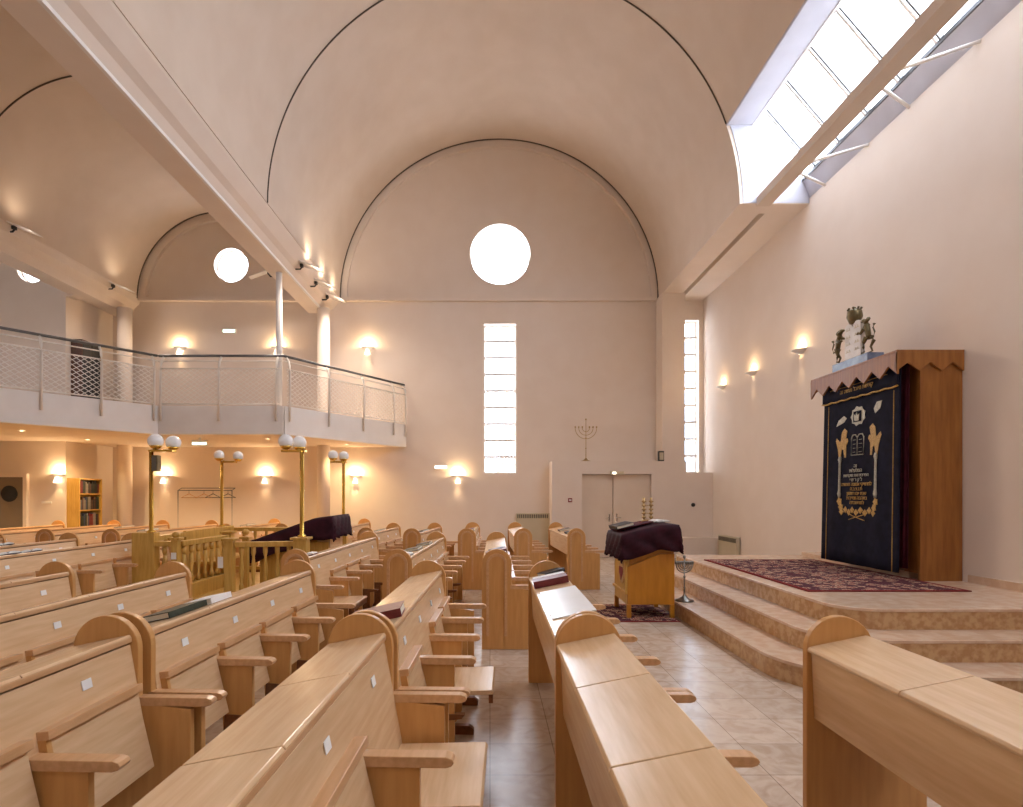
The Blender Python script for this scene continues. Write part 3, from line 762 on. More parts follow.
prayer_book('black closed book lying at the low edge of the lectern top', 'book_black', (1.78, 7.58, 1.172), (0, -math.atan(.25), .1), (.24, .34, .04))
prayer_book('open book with white pages on the high side of the lectern', 'book_grey', (2.30, 7.62, 1.232), (0, 0, .5), (.12, .18, .03), open_=True)
cd = thing('candelabrum', 'tiered brass candelabrum with two stems standing on the lectern', 'candlestick', (2.20, 7.82, 1.232))
MB().lathe([(0, 0), (.09, 0), (.095, .012), (.04, .03), (0, .03)], 0, 0, 0, 20).build('base', M['old_brass'], cd)
for x in (-.05, .05):
    pr = [(.0, .03), (.018, .03)]
    for k in range(5): pr += [(.012, .04+.055*k), (.04, .062+.055*k), (.012, .075+.055*k)]
    pr += [(.022, .33), (.0, .33)]
    MB().lathe(pr, x, 0, 0, 12).build('stem', M['old_brass'], cd)
mb = MB()
for z in (.115, .225): mb.box(-.05, .05, -.006, .006, z-.006, z+.006)
mb.build('cross_bar', M['old_brass'], cd)

def menorah(name, label, loc, H, mat, sc=1, base_r=.1, n=7):
    r = thing(name, label, 'menorah', loc)
    top = H; br = .19*H if n == 9 else .26*H; zb = H-br
    MB().lathe([(0, 0), (base_r, 0), (base_r, .015), (base_r*.6, .03), (base_r*.3, .06), (.012, .09), (.010, H*.3), (.02, H*.32), (.010, H*.34), (.010, H*.55), (.022, H*.57), (.010, H*.59), (.009, H), (0, H)], 0, 0, 0, 16).build('stem', M[mat], r)
    for k in range(1, (n+1)//2):
        R = br*k/((n-1)/2)
        pts = [(R*math.cos(PI+PI*q/20), 0, zb+br*.28+R*math.sin(PI+PI*q/20)) for q in range(21)]
        MB().tube(pts, .0085, 6).build('branch', M[mat], r)
    for k in range(-(n//2), n//2+1):
        x = br*k/((n-1)/2); h0 = zb+br*.28 if k else H
        MB().lathe([(0, 0), (.010, 0), (.022, .02), (.020, .045), (.0, .045)], x, 0, h0, 10).build('candle_cup', M[mat], r)
    return r
menorah('menorah', 'tall slender gold menorah standing on top of the door block', (2.47, 14.42, 2.461), 1.06, 'old_brass', base_r=.13)
menorah('menorah', 'small silver menorah on the lowest marble step beside the lectern', (2.585, 7.45, .191), .56, 'old_silver', base_r=.12, n=9)

# ------------------------------------------------------------ pews
LEN0 = 4
def end_profile(r=.155, zc=.885):
    pts = [(-r, 0), (.40, 0), (.40, .61), (r, .64), (r, zc)]
    for k in range(1, 16):
        a = PI*k/16; pts.append((r*math.cos(a), zc+r*math.sin(a)))
    pts += [(-r, zc)]
    return pts
mesh_cache = {}
def part(key, name, mat, parent, fn, bevel=0, loc=None):
    """a part whose mesh is shared by every pew"""
    if key in mesh_cache:
        o = bpy.data.objects.new(name, mesh_cache[key]); C.objects.link(o); o.parent = parent
        if bevel:
            md = o.modifiers.new('Bevel', 'BEVEL'); md.width = bevel; md.segments = 2; md.limit_method = 'ANGLE'
    else:
        o = fn().build(name, mat, parent, bevel); mesh_cache[key] = o.data
    if loc: o.location = loc
    return o
RH, LH = .955, .90          # ridge and low edge of the desk
def pew(label, x0, y0, x1, y1, n=4, opened=(), first=True, last=True, group=None, plates=True, detail=True, cat='pew'):
    L = math.hypot(x1-x0, y1-y0); rz = math.atan2(-(x1-x0), (y1-y0))
    r = thing('wooden_pew', label, cat, (x0, y0, 0), rz, group)
    t = .036; K = round(L, 2)
    for e, yy in ((0, 0), (1, L-t)):
        if (e == 0 and not first) or (e == 1 and not last): continue
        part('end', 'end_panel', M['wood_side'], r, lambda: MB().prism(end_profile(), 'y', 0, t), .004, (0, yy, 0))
        def mould():
            mb = MB(); ri, ro = .080, .108
            for s in (-1,):
                yf = -.013
                P = [(-ro, .14)]+[(-ro, .885)]+[(ro*math.cos(PI-PI*k/14), .885+ro*math.sin(PI-PI*k/14)) for k in range(15)]+[(ro, .14)]
                I = [(-ri, .14)]+[(-ri, .885)]+[(ri*math.cos(PI-PI*k/14), .885+ri*math.sin(PI-PI*k/14)) for k in range(15)]+[(ri, .14)]
                for k in range(len(P)-1):
                    mb.prism([P[k], P[k+1], I[k+1], I[k]], 'y', yf, 0)
            return mb
        if e == 0: part('mould', 'moulding', M['wood_edge'], r, mould, 0, (0, yy, 0))
        def arm():
            pts = [(.14, .625), (.475, .625), (.497, .632), (.505, .645), (.497, .658), (.475, .665), (.14, .665)]
            return MB().prism(pts, 'y', -.002, t+.010)
        part('arm', 'armrest', M['wood_edge'], r, arm, .003, (0, yy, 0))
    a, b = t if first else 0, L-t if last else L
    if b-a != 0:
        ks = 'b%.2f' % K
        # backrest, leaning
        part(ks+'back', 'backrest', M['wood'], r, lambda: MB().prism([(.098, RH-.045), (.118, RH-.045), (.205, .42), (.185, .42)], 'y', a, b), .002)
        part(ks+'ridge', 'ridge_rail', M['wood_edge'], r, lambda: MB().prism([(.075, RH-.035), (.126, RH-.035), (.126, RH-.012), (.075, RH-.018)], 'y', a, b), .002)
        part(ks+'box', 'book_box', M['wood'], r, lambda: MB().prism([(-.135, LH-.03), (-.118, LH-.03), (-.105, .585), (.158, .585), (.158, .57), (-.122, .57)], 'y', a, b), .002)
    p = (b-a)/n; kp = 'p%.3f' % p
    for k in range(n):
        yy = a+p*k
        part(kp+'lid', 'desk_lid', M['wood'], r, lambda: MB().prism([(-.155, LH-.012), (-.150, LH-.024), (.120, RH-.022), (.126, RH-.010), (.118, RH), (-.148, LH)], 'y', .0025, p-.0025), .003, (0, yy, 0))
        if plates:
            part('plate', 'number_plate', M['paper'], r, lambda: MB().prism([(0, 0), (.003, 0), (-.005, .038), (-.008, .038)], 'y', -.026, .026), 0, (.118+.022, yy+p*.5, RH-.15))
        # seat
        if k in opened:
            def st():
                mb = MB(); mb.prism([(.20, .42), (.60, .435), (.605, .45), (.595, .462), (.20, .448)], 'y', .03, p-.03); return mb
            part(kp+'open', 'seat', M['wood'], r, st, .003, (0, yy, 0))
            part(kp+'openlip', 'seat_lip', M['wood_dark'], r, lambda: MB().box(.575, .60, .03, p-.03, .385, .437), .002, (0, yy, 0))
        else:
            s_ = part(kp+'fold', 'seat', M['wood'], r, lambda: MB().prism([(.235, .37), (.255, .365), (.168, .725), (.148, .722)], 'y', .035, p-.035), .002, (0, yy, 0))
            part(kp+'foldlip', 'seat_lip', M['wood_edge'], s_, lambda: MB().prism([(.135, .700), (.200, .708), (.196, .742), (.131, .734)], 'y', .03, p-.03), .003)
            if detail:
                part('fold_bracket', 'seat_bracket', M['wood_side'], s_, lambda: MB().prism([(.17, .60), (.205, .61), (.185, .71), (.15, .705)], 'y', .03, .055), .002)
        # divider between seats
        if k > 0:
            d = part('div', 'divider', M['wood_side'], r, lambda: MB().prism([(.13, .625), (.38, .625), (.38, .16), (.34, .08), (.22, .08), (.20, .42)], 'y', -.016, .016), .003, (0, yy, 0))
            part('divarm', 'armrest', M['wood_edge'], r, lambda: MB().prism([(.10, .625), (.475, .625), (.497, .632), (.505, .645), (.497, .658), (.475, .665), (.10, .665)], 'y', -.03, .03), .003, (0, yy, 0))
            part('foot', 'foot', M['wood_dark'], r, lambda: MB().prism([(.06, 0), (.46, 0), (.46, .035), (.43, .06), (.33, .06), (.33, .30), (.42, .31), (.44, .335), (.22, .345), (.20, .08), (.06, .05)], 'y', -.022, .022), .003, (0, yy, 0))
    r['_L'] = L
    del r['_L']
    return (x0, y0, x1, y1, L, rz)
def desk_pt(P, s, u):
    """point on a pew's desk: s metres along it, u metres up the slope from its centre; returns world point"""
    x0, y0, x1, y1, L, rz = P
    d = Vector(((x1-x0)/L, (y1-y0)/L)); n = Vector((d.y, -d.x))
    sl = (RH-LH)/.266
    p = Vector((x0, y0))+d*s+n*u
    return (p.x, p.y, LH+(u+.148)*sl)
TILT = -math.atan((RH-LH)/.266)
def desk_rot(P, yaw=0):
    m = Euler((0, 0, P[5])).to_matrix() @ Euler((0, TILT, 0)).to_matrix() @ Euler((0, 0, yaw)).to_matrix()
    return m.to_euler()
PW = {}
PW['E'] = pew('wooden pew closest on the right, its desk running out past the frame', 1.61, .22, 1.617, 2.62, 4)
PW['D'] = pew('wooden pew just right of the aisle at the bottom edge, bare desk seen from above', .455, .22, .464, 2.66, 4)
PW['D2'] = pew('wooden pew right of the aisle with a white sheet and thick book on its desk', .468, 2.68, .483, 4.80, 4)
PW['C'] = pew('nearest wooden pew left of the aisle, filling the bottom edge with its long backrest', -.69, .22, -.612, 2.67, 4, (3,))
PW['F'] = pew('wooden pew left of the aisle with a dark red book on its desk', -.60, 2.70, -.535, 4.84, 4, (1,))
PW['A'] = pew('wooden pew in the bottom left corner with a folded seat and rounded end panel', -1.86, .22, -1.78, 2.63, 4)
PW['B'] = pew('wooden pew with green and silvery books at the near end of its desk', -1.765, 2.67, -1.66, 4.86, 4)
PW['L2'] = pew('long plain-backed wooden pew second from the lower left corner', -2.75, 2.5, -2.67, 4.74, 4)
PW['L3'] = pew('short visible wooden pew at the left edge with an arched end panel', -3.75, 2.5, -3.67, 4.76, 4)
PW['m1'] = pew('wooden pew in mid aisle turning a tall moulded end panel outward', .07, 5.80, .10, 8.6, 5)
PW['m2'] = pew('moulded-end wooden pew in mid block with a green book, left of the aisle', -.96, 5.80, -.82, 8.6, 5)
PW['m3'] = pew('wooden pew in the middle block beside the reading platform, seats folded', -2.02, 5.80, -1.88, 8.7, 5, (0, 4))
PW['m5'] = pew('pale wooden pew left of the platform box, two open white books on its desk', -5.32, 5.0, -5.30, 8.3, 5)
PW['b1'] = pew('wooden pew at the back right beside the door block with two dark books', 1.46, 9.45, 1.36, 11.6, 4)
PW['b2'] = pew('wooden pew at the back in front of the radiator with a moulded end', .56, 9.45, .52, 11.6, 4)
PW['b3'] = pew('wooden pew at the back centre with a red book on top', -.39, 9.45, -.36, 11.6, 4)
PW['b4'] = pew('wooden pew at the back left of centre with one dark book on its desk', -1.32, 9.45, -1.12, 11.4, 4)
PW['b5'] = pew('wooden pew at the back beside the covered reading table, black strips on the desk', -2.15, 9.7, -1.96, 11.4, 3)
far = [(-6.35, 5.2, -6.3, 8.4, 'first pew left of the pale one with the open books'), (-7.45, 5.2, -7.4, 8.4, 'second pew beyond the pale one at left'),
       (-8.55, 5.2, -8.5, 8.4, 'third pew beyond the pale one at left'), (-9.65, 5.2, -9.6, 8.4, 'fourth pew beyond the pale one at far left'),
       (-6.3, 9.3, -6.25, 12.6, 'back pew under the gallery left of the reading platform'), (-7.4, 9.3, -7.35, 12.6, 'back pew under the gallery, second left of the platform'),
       (-8.5, 9.3, -8.45, 12.6, 'back pew under the gallery in front of the bookcase'), (-9.6, 9.3, -9.55, 12.4, 'back pew under the gallery nearest the taupe door'),
       (-5.2, 11.0, -5.15, 13.4, 'back pew behind the reading platform, in front of the coat rack'), (-4.1, 11.0, -4.05, 13.4, 'back pew right behind the platform rail'),
       (-3.05, 11.0, -3.0, 13.4, 'back pew behind the far right lamp post')]
for k, (a, b, c, d, lab) in enumerate(far): PW['f%d' % k] = pew('wooden '+lab, a, b, c, d, 5 if d-b > 3 else 4, detail=False)

# books and papers on the desks
def on(key, s, u, label, cover, size, yaw=0, open_=False, group=None):
    P = PW[key]; p = desk_pt(P, s, u)
    r = prayer_book(label, cover, (p[0], p[1], p[2]+.003), desk_rot(P, yaw), size, group, open_=open_); return r
def stacked(key, s, u, label, cover, size, lift, yaw=0):
    P = PW[key]; p = desk_pt(P, s, u)
    return prayer_book(label, cover, (p[0], p[1], p[2]+.003+lift), desk_rot(P, yaw), size)
on('F', .36, -.02, 'dark red hardback lying askew on the pew desk left of the aisle', 'book_red', (.24, .28, .045), PI/2+.1)
on('D2', 1.55, -.02, 'thick brown-red spined prayer book lying on the desk right of the aisle', 'book_red', (.16, .26, .05), PI/2)
on('D2', 1.74, -.01, 'white-edged book lying behind the thick brown-red one', 'paper', (.13, .25, .035), PI/2+.03)
on('D2', 2.0, .03, 'dark book leaning beside the end panel of the same desk', 'book_black', (.13, .20, .03), PI/2+.5)
p_ = desk_pt(PW['D2'], .85, 0); o = tag(MB().box(-.125, .125, -.42, .42, 0, .006).build('paper_sheet', M['sheet']), 'large bright white sheet spread on the pew desk in front of the thick book', 'paper'); o.location = (p_[0], p_[1], p_[2]+.002); o.rotation_euler = desk_rot(PW['D2'])
def spine_row(key, s0, u, label, covers, w=.05, l=.2):
    pass
on('B', .42, -.04, 'dark green book lying first on the desk, nearest the arched panel', 'book_green', (.16, .19, .034), PI)
on('B', .60, -.04, 'dark green book lying second on the desk beside a silvery one', 'book_green', (.16, .18, .034), PI)
on('B', .83, -.03, 'silvery patterned book lying beside two dark green ones', 'paper', (.17, .24, .035), PI)
on('m1', .28, 0, 'white-edged book at the near end of the moulded pew', 'paper', (.17, .22, .03), PI/2)
on('m1', .55, 0, 'red book on the desk of the moulded pew right of the aisle', 'book_red', (.17, .24, .045), PI/2)
on('m1', .90, .01, 'black book farther up the desk of the moulded pew', 'book_black', (.18, .14, .03), .3)
on('m2', 1.0, -.02, 'dark green book on the middle desk left of the aisle', 'book_green', (.18, .30, .03), .0)
on('m2', 1.7, .0, 'black book farther along the middle desk left of the aisle', 'book_black', (.18, .26, .03), 0)
on('m2', .25, .0, 'open book with white pages on the middle desk left of the aisle', 'book_grey', (.11, .2, .03), .0, True)
on('m3', .3, .0, 'open book with white pages at the near end of the desk beside the platform', 'book_red', (.11, .2, .03), .1, True)
on('b1', .5, 0, 'dark book nearer on the back desk beside the door block', 'book_black', (.2, .2, .03), 0)
on('b1', 1.2, 0, 'dark book farther on the back desk beside the door block', 'book_brown', (.2, .2, .03), 0)
on('b3', .9, 0, 'red book on top of the back centre pew', 'book_red', (.2, .4, .04), 0)
on('b4', .8, 0, 'long dark book on the back pew left of centre', 'book_black', (.16, .5, .02), 0)
on('b5', .7, 0, 'black book on the back pew beside the covered table', 'book_black', (.16, .5, .02), 0)
on('m5', 1.1, 0, 'open book with white pages, first on the pale pew desk at left', 'book_black', (.12, .24, .03), 1.2, True)
on('m5', 1.45, 0, 'open book with white pages, second on the pale pew desk at left', 'book_black', (.10, .2, .03), 1.0, True)
on('f0', 2.0, 0, 'open book with white pages on the desk behind the pale pew', 'book_black', (.12, .24, .03), 1.2, True)
on('f0', .9, 0, 'closed black book on the desk behind the pale pew', 'book_black', (.16, .3, .03), 0)
on('f4', 1.0, 0, 'black book on the back pew under the gallery near the platform', 'book_black', (.16, .4, .04), 0)
on('f5', 2.0, 0, 'brown book on the back pew in front of the bookcase', 'book_brown', (.16, .4, .04), 0)
on('f8', 1.0, 0, 'black book on the back pew before the coat rack', 'book_black', (.16, .4, .04), 0)

# ------------------------------------------------------------ reading platform (bimah)
bim = thing('reading_platform', 'golden wood reading platform with balustrades and corner posts', 'platform', (0, 0, 0))
gw = M['gold_wood']
MB().box(-4.70, -2.55, 7.75, 10.45, 0, .16).build('deck', gw, bim, .005)
MB().box(-4.93, -4.62, 7.70, 7.84, 0, 1.08).build('corner_box', gw, bim, .006)
def newel(x, y, h, w=.07, cap=True):
    mb = MB(); mb.box(x-w, x+w, y-w, y+w, .0, h)
    if cap: mb.box(x-w-.03, x+w+.03, y-w-.03, y+w+.03, h, h+.035)
    return mb.build('newel_post', gw, bim, .006)
newel(-4.33, 7.72, .98, .045); newel(-3.53, 7.6, .98, .055); newel(-2.62, 7.78, .98, .09); newel(-4.25, 9.1, .98, .07); newel(-4.95, 10.4, .98, .07); newel(-2.72, 10.4, 1.06, .07); newel(-3.62, 8.3, .95, .04)
for x, y in ((-4.33, 7.72), (-3.62, 8.3)):
    MB().lathe([(0, 0), (.03, 0), (.055, .03), (.05, .06), (.02, .085), (0, .09)], x, y, 1.01, 14).build('finial', gw, bim)
def balustrade(a, b, zt, zb=.22, step=.16):
    a, b = Vector(a), Vector(b); d = (b-a).normalized(); n = Vector((d.y, -d.x)); L = (b-a).length
    for z0, z1, w in ((zt-.07, zt, .05), (zb, zb+.06, .035)):
        q = [a+n*w, b+n*w, b-n*w, a-n*w]; MB().prism([(p.x, p.y) for p in q], 'z', z0, z1).build('rail', gw, bim, .005)
    k = max(1, int(L/step))
    for i in range(k):
        p = a+d*L*(i+.5)/k
        prof = [(0, zb+.06), (.032, zb+.06), (.032, zb+.14), (.016, zb+.17), (.034, zb+.34), (.02, zb+.5), (.018, zt-.20), (.032, zt-.15), (.032, zt-.07), (0, zt-.07)]
        MB().lathe(prof, p.x, p.y, 0, 10).build('baluster', gw, bim)
balustrade((-4.62, 7.76), (-4.38, 7.74), .96, .3, .13)
balustrade((-3.47, 7.63), (-2.71, 7.78), .96, .22, .13)
balustrade((-4.30, 7.77), (-4.25, 9.03), .96, .30, .16)
balustrade((-4.745, 7.9), (-4.745, 8.7), 1.02, .22, .16)
MB().box(-4.77, -4.72, 8.7, 10.33, .16, 1.04).build('bench_back', gw, bim, .005)
MB().box(-4.72, -4.4, 8.9, 10.3, .50, .54).build('bench_seat', gw, bim, .005)
balustrade((-4.88, 10.4), (-2.79, 10.4), 1.0, .22, .2)
MB().box(-4.30, -4.16, 7.8, 9.03, .16, .36).build('bench_board', gw, bim, .005)
def lamp(label, x, y, z0, dx, dy, r=.095, sep=.2):
    t = thing('globe_lamp', label, 'lamp', (x, y, z0), 0, None); H = 2.20-z0
    MB().lathe([(0, 0), (.06, 0), (.06, .015), (.028, .04), (.028, H), (0, H)], 0, 0, 0, 16).build('pole', M['brass'], t)
    c0 = Vector((dx, dy))
    MB().tube([(0, 0, H-.15), (0, 0, H+.02), (dx*.4, dy*.4, H+.03)], .02, 10).build('arm', M['brass'], t)
    MB().box(min(-.04, dx-.14), max(.04, dx+.14), dy-.06, dy+.06, H, H+.03).build('plate', M['brass'], t, .004)
    for s, yy in ((-1, -.10), (1, .12)):
        px, py = dx+s*sep/2, dy+yy
        MB().lathe([(0, 0), (.03, 0), (.06, .02), (.082, .05), (.078, .05), (.02, .03), (0, .03)], px, py, H+.03, 18).build('cup', M['brass'], t)
        g = MB().sphere(px, py, H+.05+r*.93, r, 24).build('globe', M['globe'], t)
    return t
lamp('brass lamp post with opal globes on the near left box of the platform', -4.70, 7.77, 1.08, .15, .05, .1, .12)
lamp('brass lamp post with opal globes on the near right newel, before the covered table', -2.62, 7.80, 1.015, -.15, .05, .1, .11)
lamp('brass lamp post with opal globes at the far left corner of the platform', -4.98, 10.4, 1.015, .10, .05, .092, .25)
lamp('brass lamp post with opal globes at the far right corner, behind the covered table', -2.72, 10.4, 1.095, -.11, .05, .092, .14)
# small loudspeaker on the near left lamp pole
t = thing('pole_speaker', 'small dark loudspeaker strapped to the near left lamp post', 'loudspeaker', (-4.66, 7.77, 1.93))
MB().box(-.01, .07, -.05, .05, 0, .22).build('casing', M['bronze'], t, .006); MB().box(.0, .06, -.056, -.05, .02, .20).build('grille_front', M['grille'], t)

# reading table with cloth
tx, ty = -3.68, 8.75
rt = thing('reading_table', 'sloping wooden reading table hidden under a dark cloth', 'table', (tx, ty, .16))
MB().prism([(0, .72), (.95, 1.06), (1.19, 1.10), (1.19, 1.07), (.95, 1.03), (0, .69)], 'y', 0, .95).build('table_top', gw, rt)
MB().box(.06, 1.14, .06, .10, 0, .70).build('side_panel', gw, rt); MB().box(.06, 1.14, .85, .89, 0, .70).build('side_panel', gw, rt)
MB().box(.95, 1.15, .10, .85, .0, .9).build('cupboard', M['wood'], rt)
def ttop(x): return .735+.34*min(1, max(0, x/.95))+.04*min(1, max(0, (x-.95)/.3))
t = tag(drape(-.03, 1.22, -.04, .99, ttop, .34, None, '', '', None, flare=.12).build('table_cloth', M['velvet_dark'], None, 0, .012), 'dark burgundy velvet cloth draped over the reading table', 'cloth')
t.location = (tx, ty, .16)

# white papers hanging on the rails
for x, y, z, lab in ((-4.33, 7.665, .72, 'small white paper pinned on the low newel of the platform'), (-3.62, 8.1, .55, 'white notice card standing on the platform bench')):
    o = tag(MB().box(-.035, .035, -.004, .0, 0, .09 if z > .6 else .15).build('notice_card', M['paper']), lab, 'paper'); o.location = (x, y, z)
o.location = (-3.62, 7.52, .62); o.scale = (1, 1, 1)

# ------------------------------------------------------------ wall fittings
def sconce(label, x, y, z, ang=0, w=.17, p=9, r_=True):
    t = thing('wall_sconce', label, 'wall lamp', (x, y, z), ang, 'half-bowl wall sconces')
    # local: wall at y=0, lamp towards -y
    n = 20
    prof = [(.055, -.07), (.075, -.05), (w*.75, -.018), (w, 0), (w, .012), (w-.02, .012), (w*.7, -.008), (.05, -.04)]
    MB().lathe(prof, 0, 0, 0, n, PI, 2*PI).build('bowl', M['white'], t)
    MB().box(-.06, .06, -.012, 0, -.06, .01).build('wall_plate', M['white'], t)
    MB().lathe([(0, -.03), (.012, -.03), (.02, 0), (.0, .012)], 0, -.075, 0, 10).build('bulb', M['lamp_on'], t)
    if r_: MB().lathe([(0, -.20), (.075, -.195), (.07, -.17), (.036, -.06), (0, -.055)], 0, -.095, 0, 16).build('glow_cone', M['cone_on'], t)  # emissive cone below the bowl
    light('sconce_light', 'POINT', (0, -.09, .055), p, (1, .70, .38), .03, None, t)
    light('sconce_light_below', 'SPOT', (0, -.095, -.215), p*.3, (1, .70, .38), .02, (0, 0, 0), t, spot_size=1.5, spot_blend=.8)
    return t
def wx(px, y): return (px-VX)/FPX*y
for px, lab in ((165, 'near the left lamp post'), (266, 'between the two middle lamp posts'), (356, 'right of the far lamp post'), (458, 'left of the slit window')):
    sconce('lit half-bowl sconce low on the end wall, '+lab, wx(px, YB), YB, 2.10)
sconce('lit half-bowl sconce on the wall between taupe door and bookcase', wx(60, JY), JY, 2.08)
for px, lab in ((181, 'above the left part of the gallery'), (278, 'behind the slim white post'), (368, 'right of the round column')):
    sconce('lit half-bowl sconce high on the end wall, '+lab, wx(px, YB), YB, 5.50)
for y, lab in ((10.15, 'nearest the ark'), (12.0, 'in the middle of the three'), (13.55, 'nearest the slit window')):
    sconce('half-bowl sconce on the right wall, '+lab, XR, y, 4.22, PI/2*-1 if False else -PI/2, .17, 4, False)

def box_light(label, x, y, z, w, h, mat, name='emergency_light', d=.06):
    t = thing(name, label, 'sign light', (x, y, z)); MB().box(-w/2, w/2, -d, 0, 0, h).build('housing', M['white'], t, .005)
    MB().box(-w/2+.015, w/2-.015, -d-.006, -d, .02, h-.02).build('diffuser', M[mat], t); return t
box_light('white emergency light on the end wall above a sconce', wx(441, YB), YB, 2.28, .34, .11, 'tube_on')
box_light('greenish exit light high on the end wall over the gallery', wx(230, YB), YB, 5.88, .34, .11, 'exit_green', 'exit_light')
t = thing('ceiling_sign_light', 'greenish exit light hanging from the gallery underside', 'sign light', (wx(200, 12.4), 12.4, 2.70)); MB().box(-.17, .17, -.03, .03, 0, .12).build('housing', M['white'], t, .005)
MB().box(-.155, .155, -.036, -.03, .01, .06).build('diffuser', M['exit_green'], t); MB().box(-.02, .02, -.02, .02, .12, .17).build('bracket', M['white'], t)
t = thing('alarm_button', 'small red fire alarm button on the door block', 'alarm', (wx(570, BY), BY, 1.42)); MB().box(-.05, .05, -.04, 0, 0, .1).build('housing', M['red_felt'], t, .004)
MB().box(-.03, .03, -.045, -.04, .03, .07).build('press_plate', M['paper'], t)
t = tag(MB().box(-.12, .12, -.02, 0, 0, .05).build('wall_switch', M['white'], None, .004), 'pale switch plate on the wall under the left sconce', 'switch'); t.location = (wx(47, JY), JY, 1.4)
t = tag(MB().lathe([(0, 0), (.05, 0), (.05, .03), (.02, .04), (0, .04)], 0, 0, 0, 16).build('wall_stud', M['black']), 'small dark round stud on the cream panel right of the doors', 'stud'); t.location = (wx(693, BY), BY, 1.35); t.rotation_euler = (PI/2, 0, 0)
# small dark speaker on top of door block
t = thing('small_loudspeaker', 'small dark loudspeaker standing on the right of the door block', 'loudspeaker', (4.36-.0, 14.24, 2.461)); MB().box(-.07, .07, -.0, .1, 0, .26).build('casing', M['black'], t, .01); MB().box(-.05, .05, -.008, 0, .03, .22).build('grille_front', M['radiator'], t)

def radiator(label, loc, rz, w=.85, h=.6):
    t = thing('radiator', label, 'radiator', loc, rz)
    MB().box(0, w, -.10, -.015, .12, .12+h).build('casing', M['radiator'], t, .008)
    mb = MB(); k = int(w/.05)
    for i in range(k): mb.box(.03+i*.05*.97, .06+i*.05*.97, -.106, -.099, .12+h-.13, .12+h-.03)
    mb.build('grille', M['grille'], t); MB().box(w-.06, w-.03, -.08, -.04, 0, .12).build('pipe', M['radiator'], t)
    MB().box(.03, .06, -.08, -.04, 0, .12).build('pipe', M['radiator'], t)
    return t
radiator('cream radiator under the slit window on the end wall', (wx(516, YB), YB, 0), 0, .88, 1.0)
radiator('cream radiator on the right wall beyond the platform', (XR, 13.62, 0), -PI/2, 1.0, .52)

# bookcase
bc = thing('bookcase', 'tall wooden bookcase of books against the step in the wall', 'bookcase', (-9.995, 13.22, 0))
# local: x 0..-? faces +x
bw, bd, bh = .78, .30, 2.0
MB().box(0, bd, 0, .03, 0, bh).build('side_panel', M['gold_wood'], bc); MB().box(0, bd, bw-.03, bw, 0, bh).build('side_panel', M['gold_wood'], bc)
MB().box(0, .02, .03, bw-.03, 0, bh).build('back_panel', M['gold_wood'], bc); MB().box(0.02, bd, .03, bw-.03, bh-.03, bh).build('top_panel', M['gold_wood'], bc)
for k in range(5): MB().box(.02, bd-.01, .03, bw-.03, .05+k*.39, .075+k*.39).build('shelf', M['gold_wood'], bc)
cols = ['book_black', 'book_brown', 'book_blue', 'book_grey', 'book_green', 'book_red']
proto = {}
for k in range(5):
    y = .04; i = 0
    while y < bw-.10:
        w = random.choice((.03, .04, .05)); h = random.choice((.24, .28, .31)); c = random.choice(cols)
        key = (w, h, c)
        lab = 'upright book in the bookcase, %s shelf' % ['lowest', 'second lowest', 'middle', 'second highest', 'top'][k]
        if key not in proto:
            r = thing('shelf_book', lab, 'book', (0, 0, 0), 0, 'books on the bookcase, %d up' % (k+1))
            mb = MB(); mb.box(-.2, 0, 0, .004, 0, h); mb.box(-.2, 0, w-.004, w, 0, h); mb.box(-.006, 0, .004, w-.004, 0, h); mb.build('cover', M[c], r)
            MB().box(-.195, -.006, .004, w-.004, .004, h-.004).build('pages', M['pages'], r); proto[key] = r
        else: r = copy_tree(proto[key])
        r['label'] = lab; r['group'] = 'books on the bookcase, %s shelf' % ['lowest', 'second lowest', 'middle', 'second highest', 'top'][k]
        r.location = (-9.995+bd-.02, 13.22+y, .0765+k*.39); y += w+.004
# coat rack with hangers
ry = 14.45
cr_ = thing('coat_rack', 'thin metal coat rack on the end wall under the gallery', 'coat rack', (wx(178, ry), ry, 0))
wR = wx(232, ry)-wx(178, ry)
MB().tube([(0, 0, 1.72), (wR, 0, 1.72)], .012).build('rail', M['rail_grey'], cr_)
MB().tube([(-.0, .18, 1.78), (wR, .18, 1.78)], .010).build('rail', M['rail_grey'], cr_)
for x in (0, wR): 
    MB().tube([(x, 0, 0), (x, 0, 1.72), (x, .18, 1.78)], .012).build('upright', M['rail_grey'], cr_); MB().box(x-.02, x+.02, -.2, .2, 0, .02).build('foot', M['rail_grey'], cr_)
for k, (px, m_, lab) in enumerate(((189, 'wood_side', 'first'), (204, 'wood_side', 'second'), (213, 'black', 'third'), (228, 'black', 'fourth'))):
    h = thing('coat_hanger', lab+' coat hanger from the left on the rack', 'coat hanger', (wx(px, ry), ry, 1.732), 0, None)
    MB().tube([(0, 0, 0), (.0, 0, -.08), (.0, .0, -.10)], .005, 6).build('hook', M['rail_grey'], h)
    MB().tube([(0, 0, -.10), (.2, 0, -.2), (-.2, 0, -.2), (0, 0, -.10)], .010, 6).build('shoulder_bar', M[m_], h)

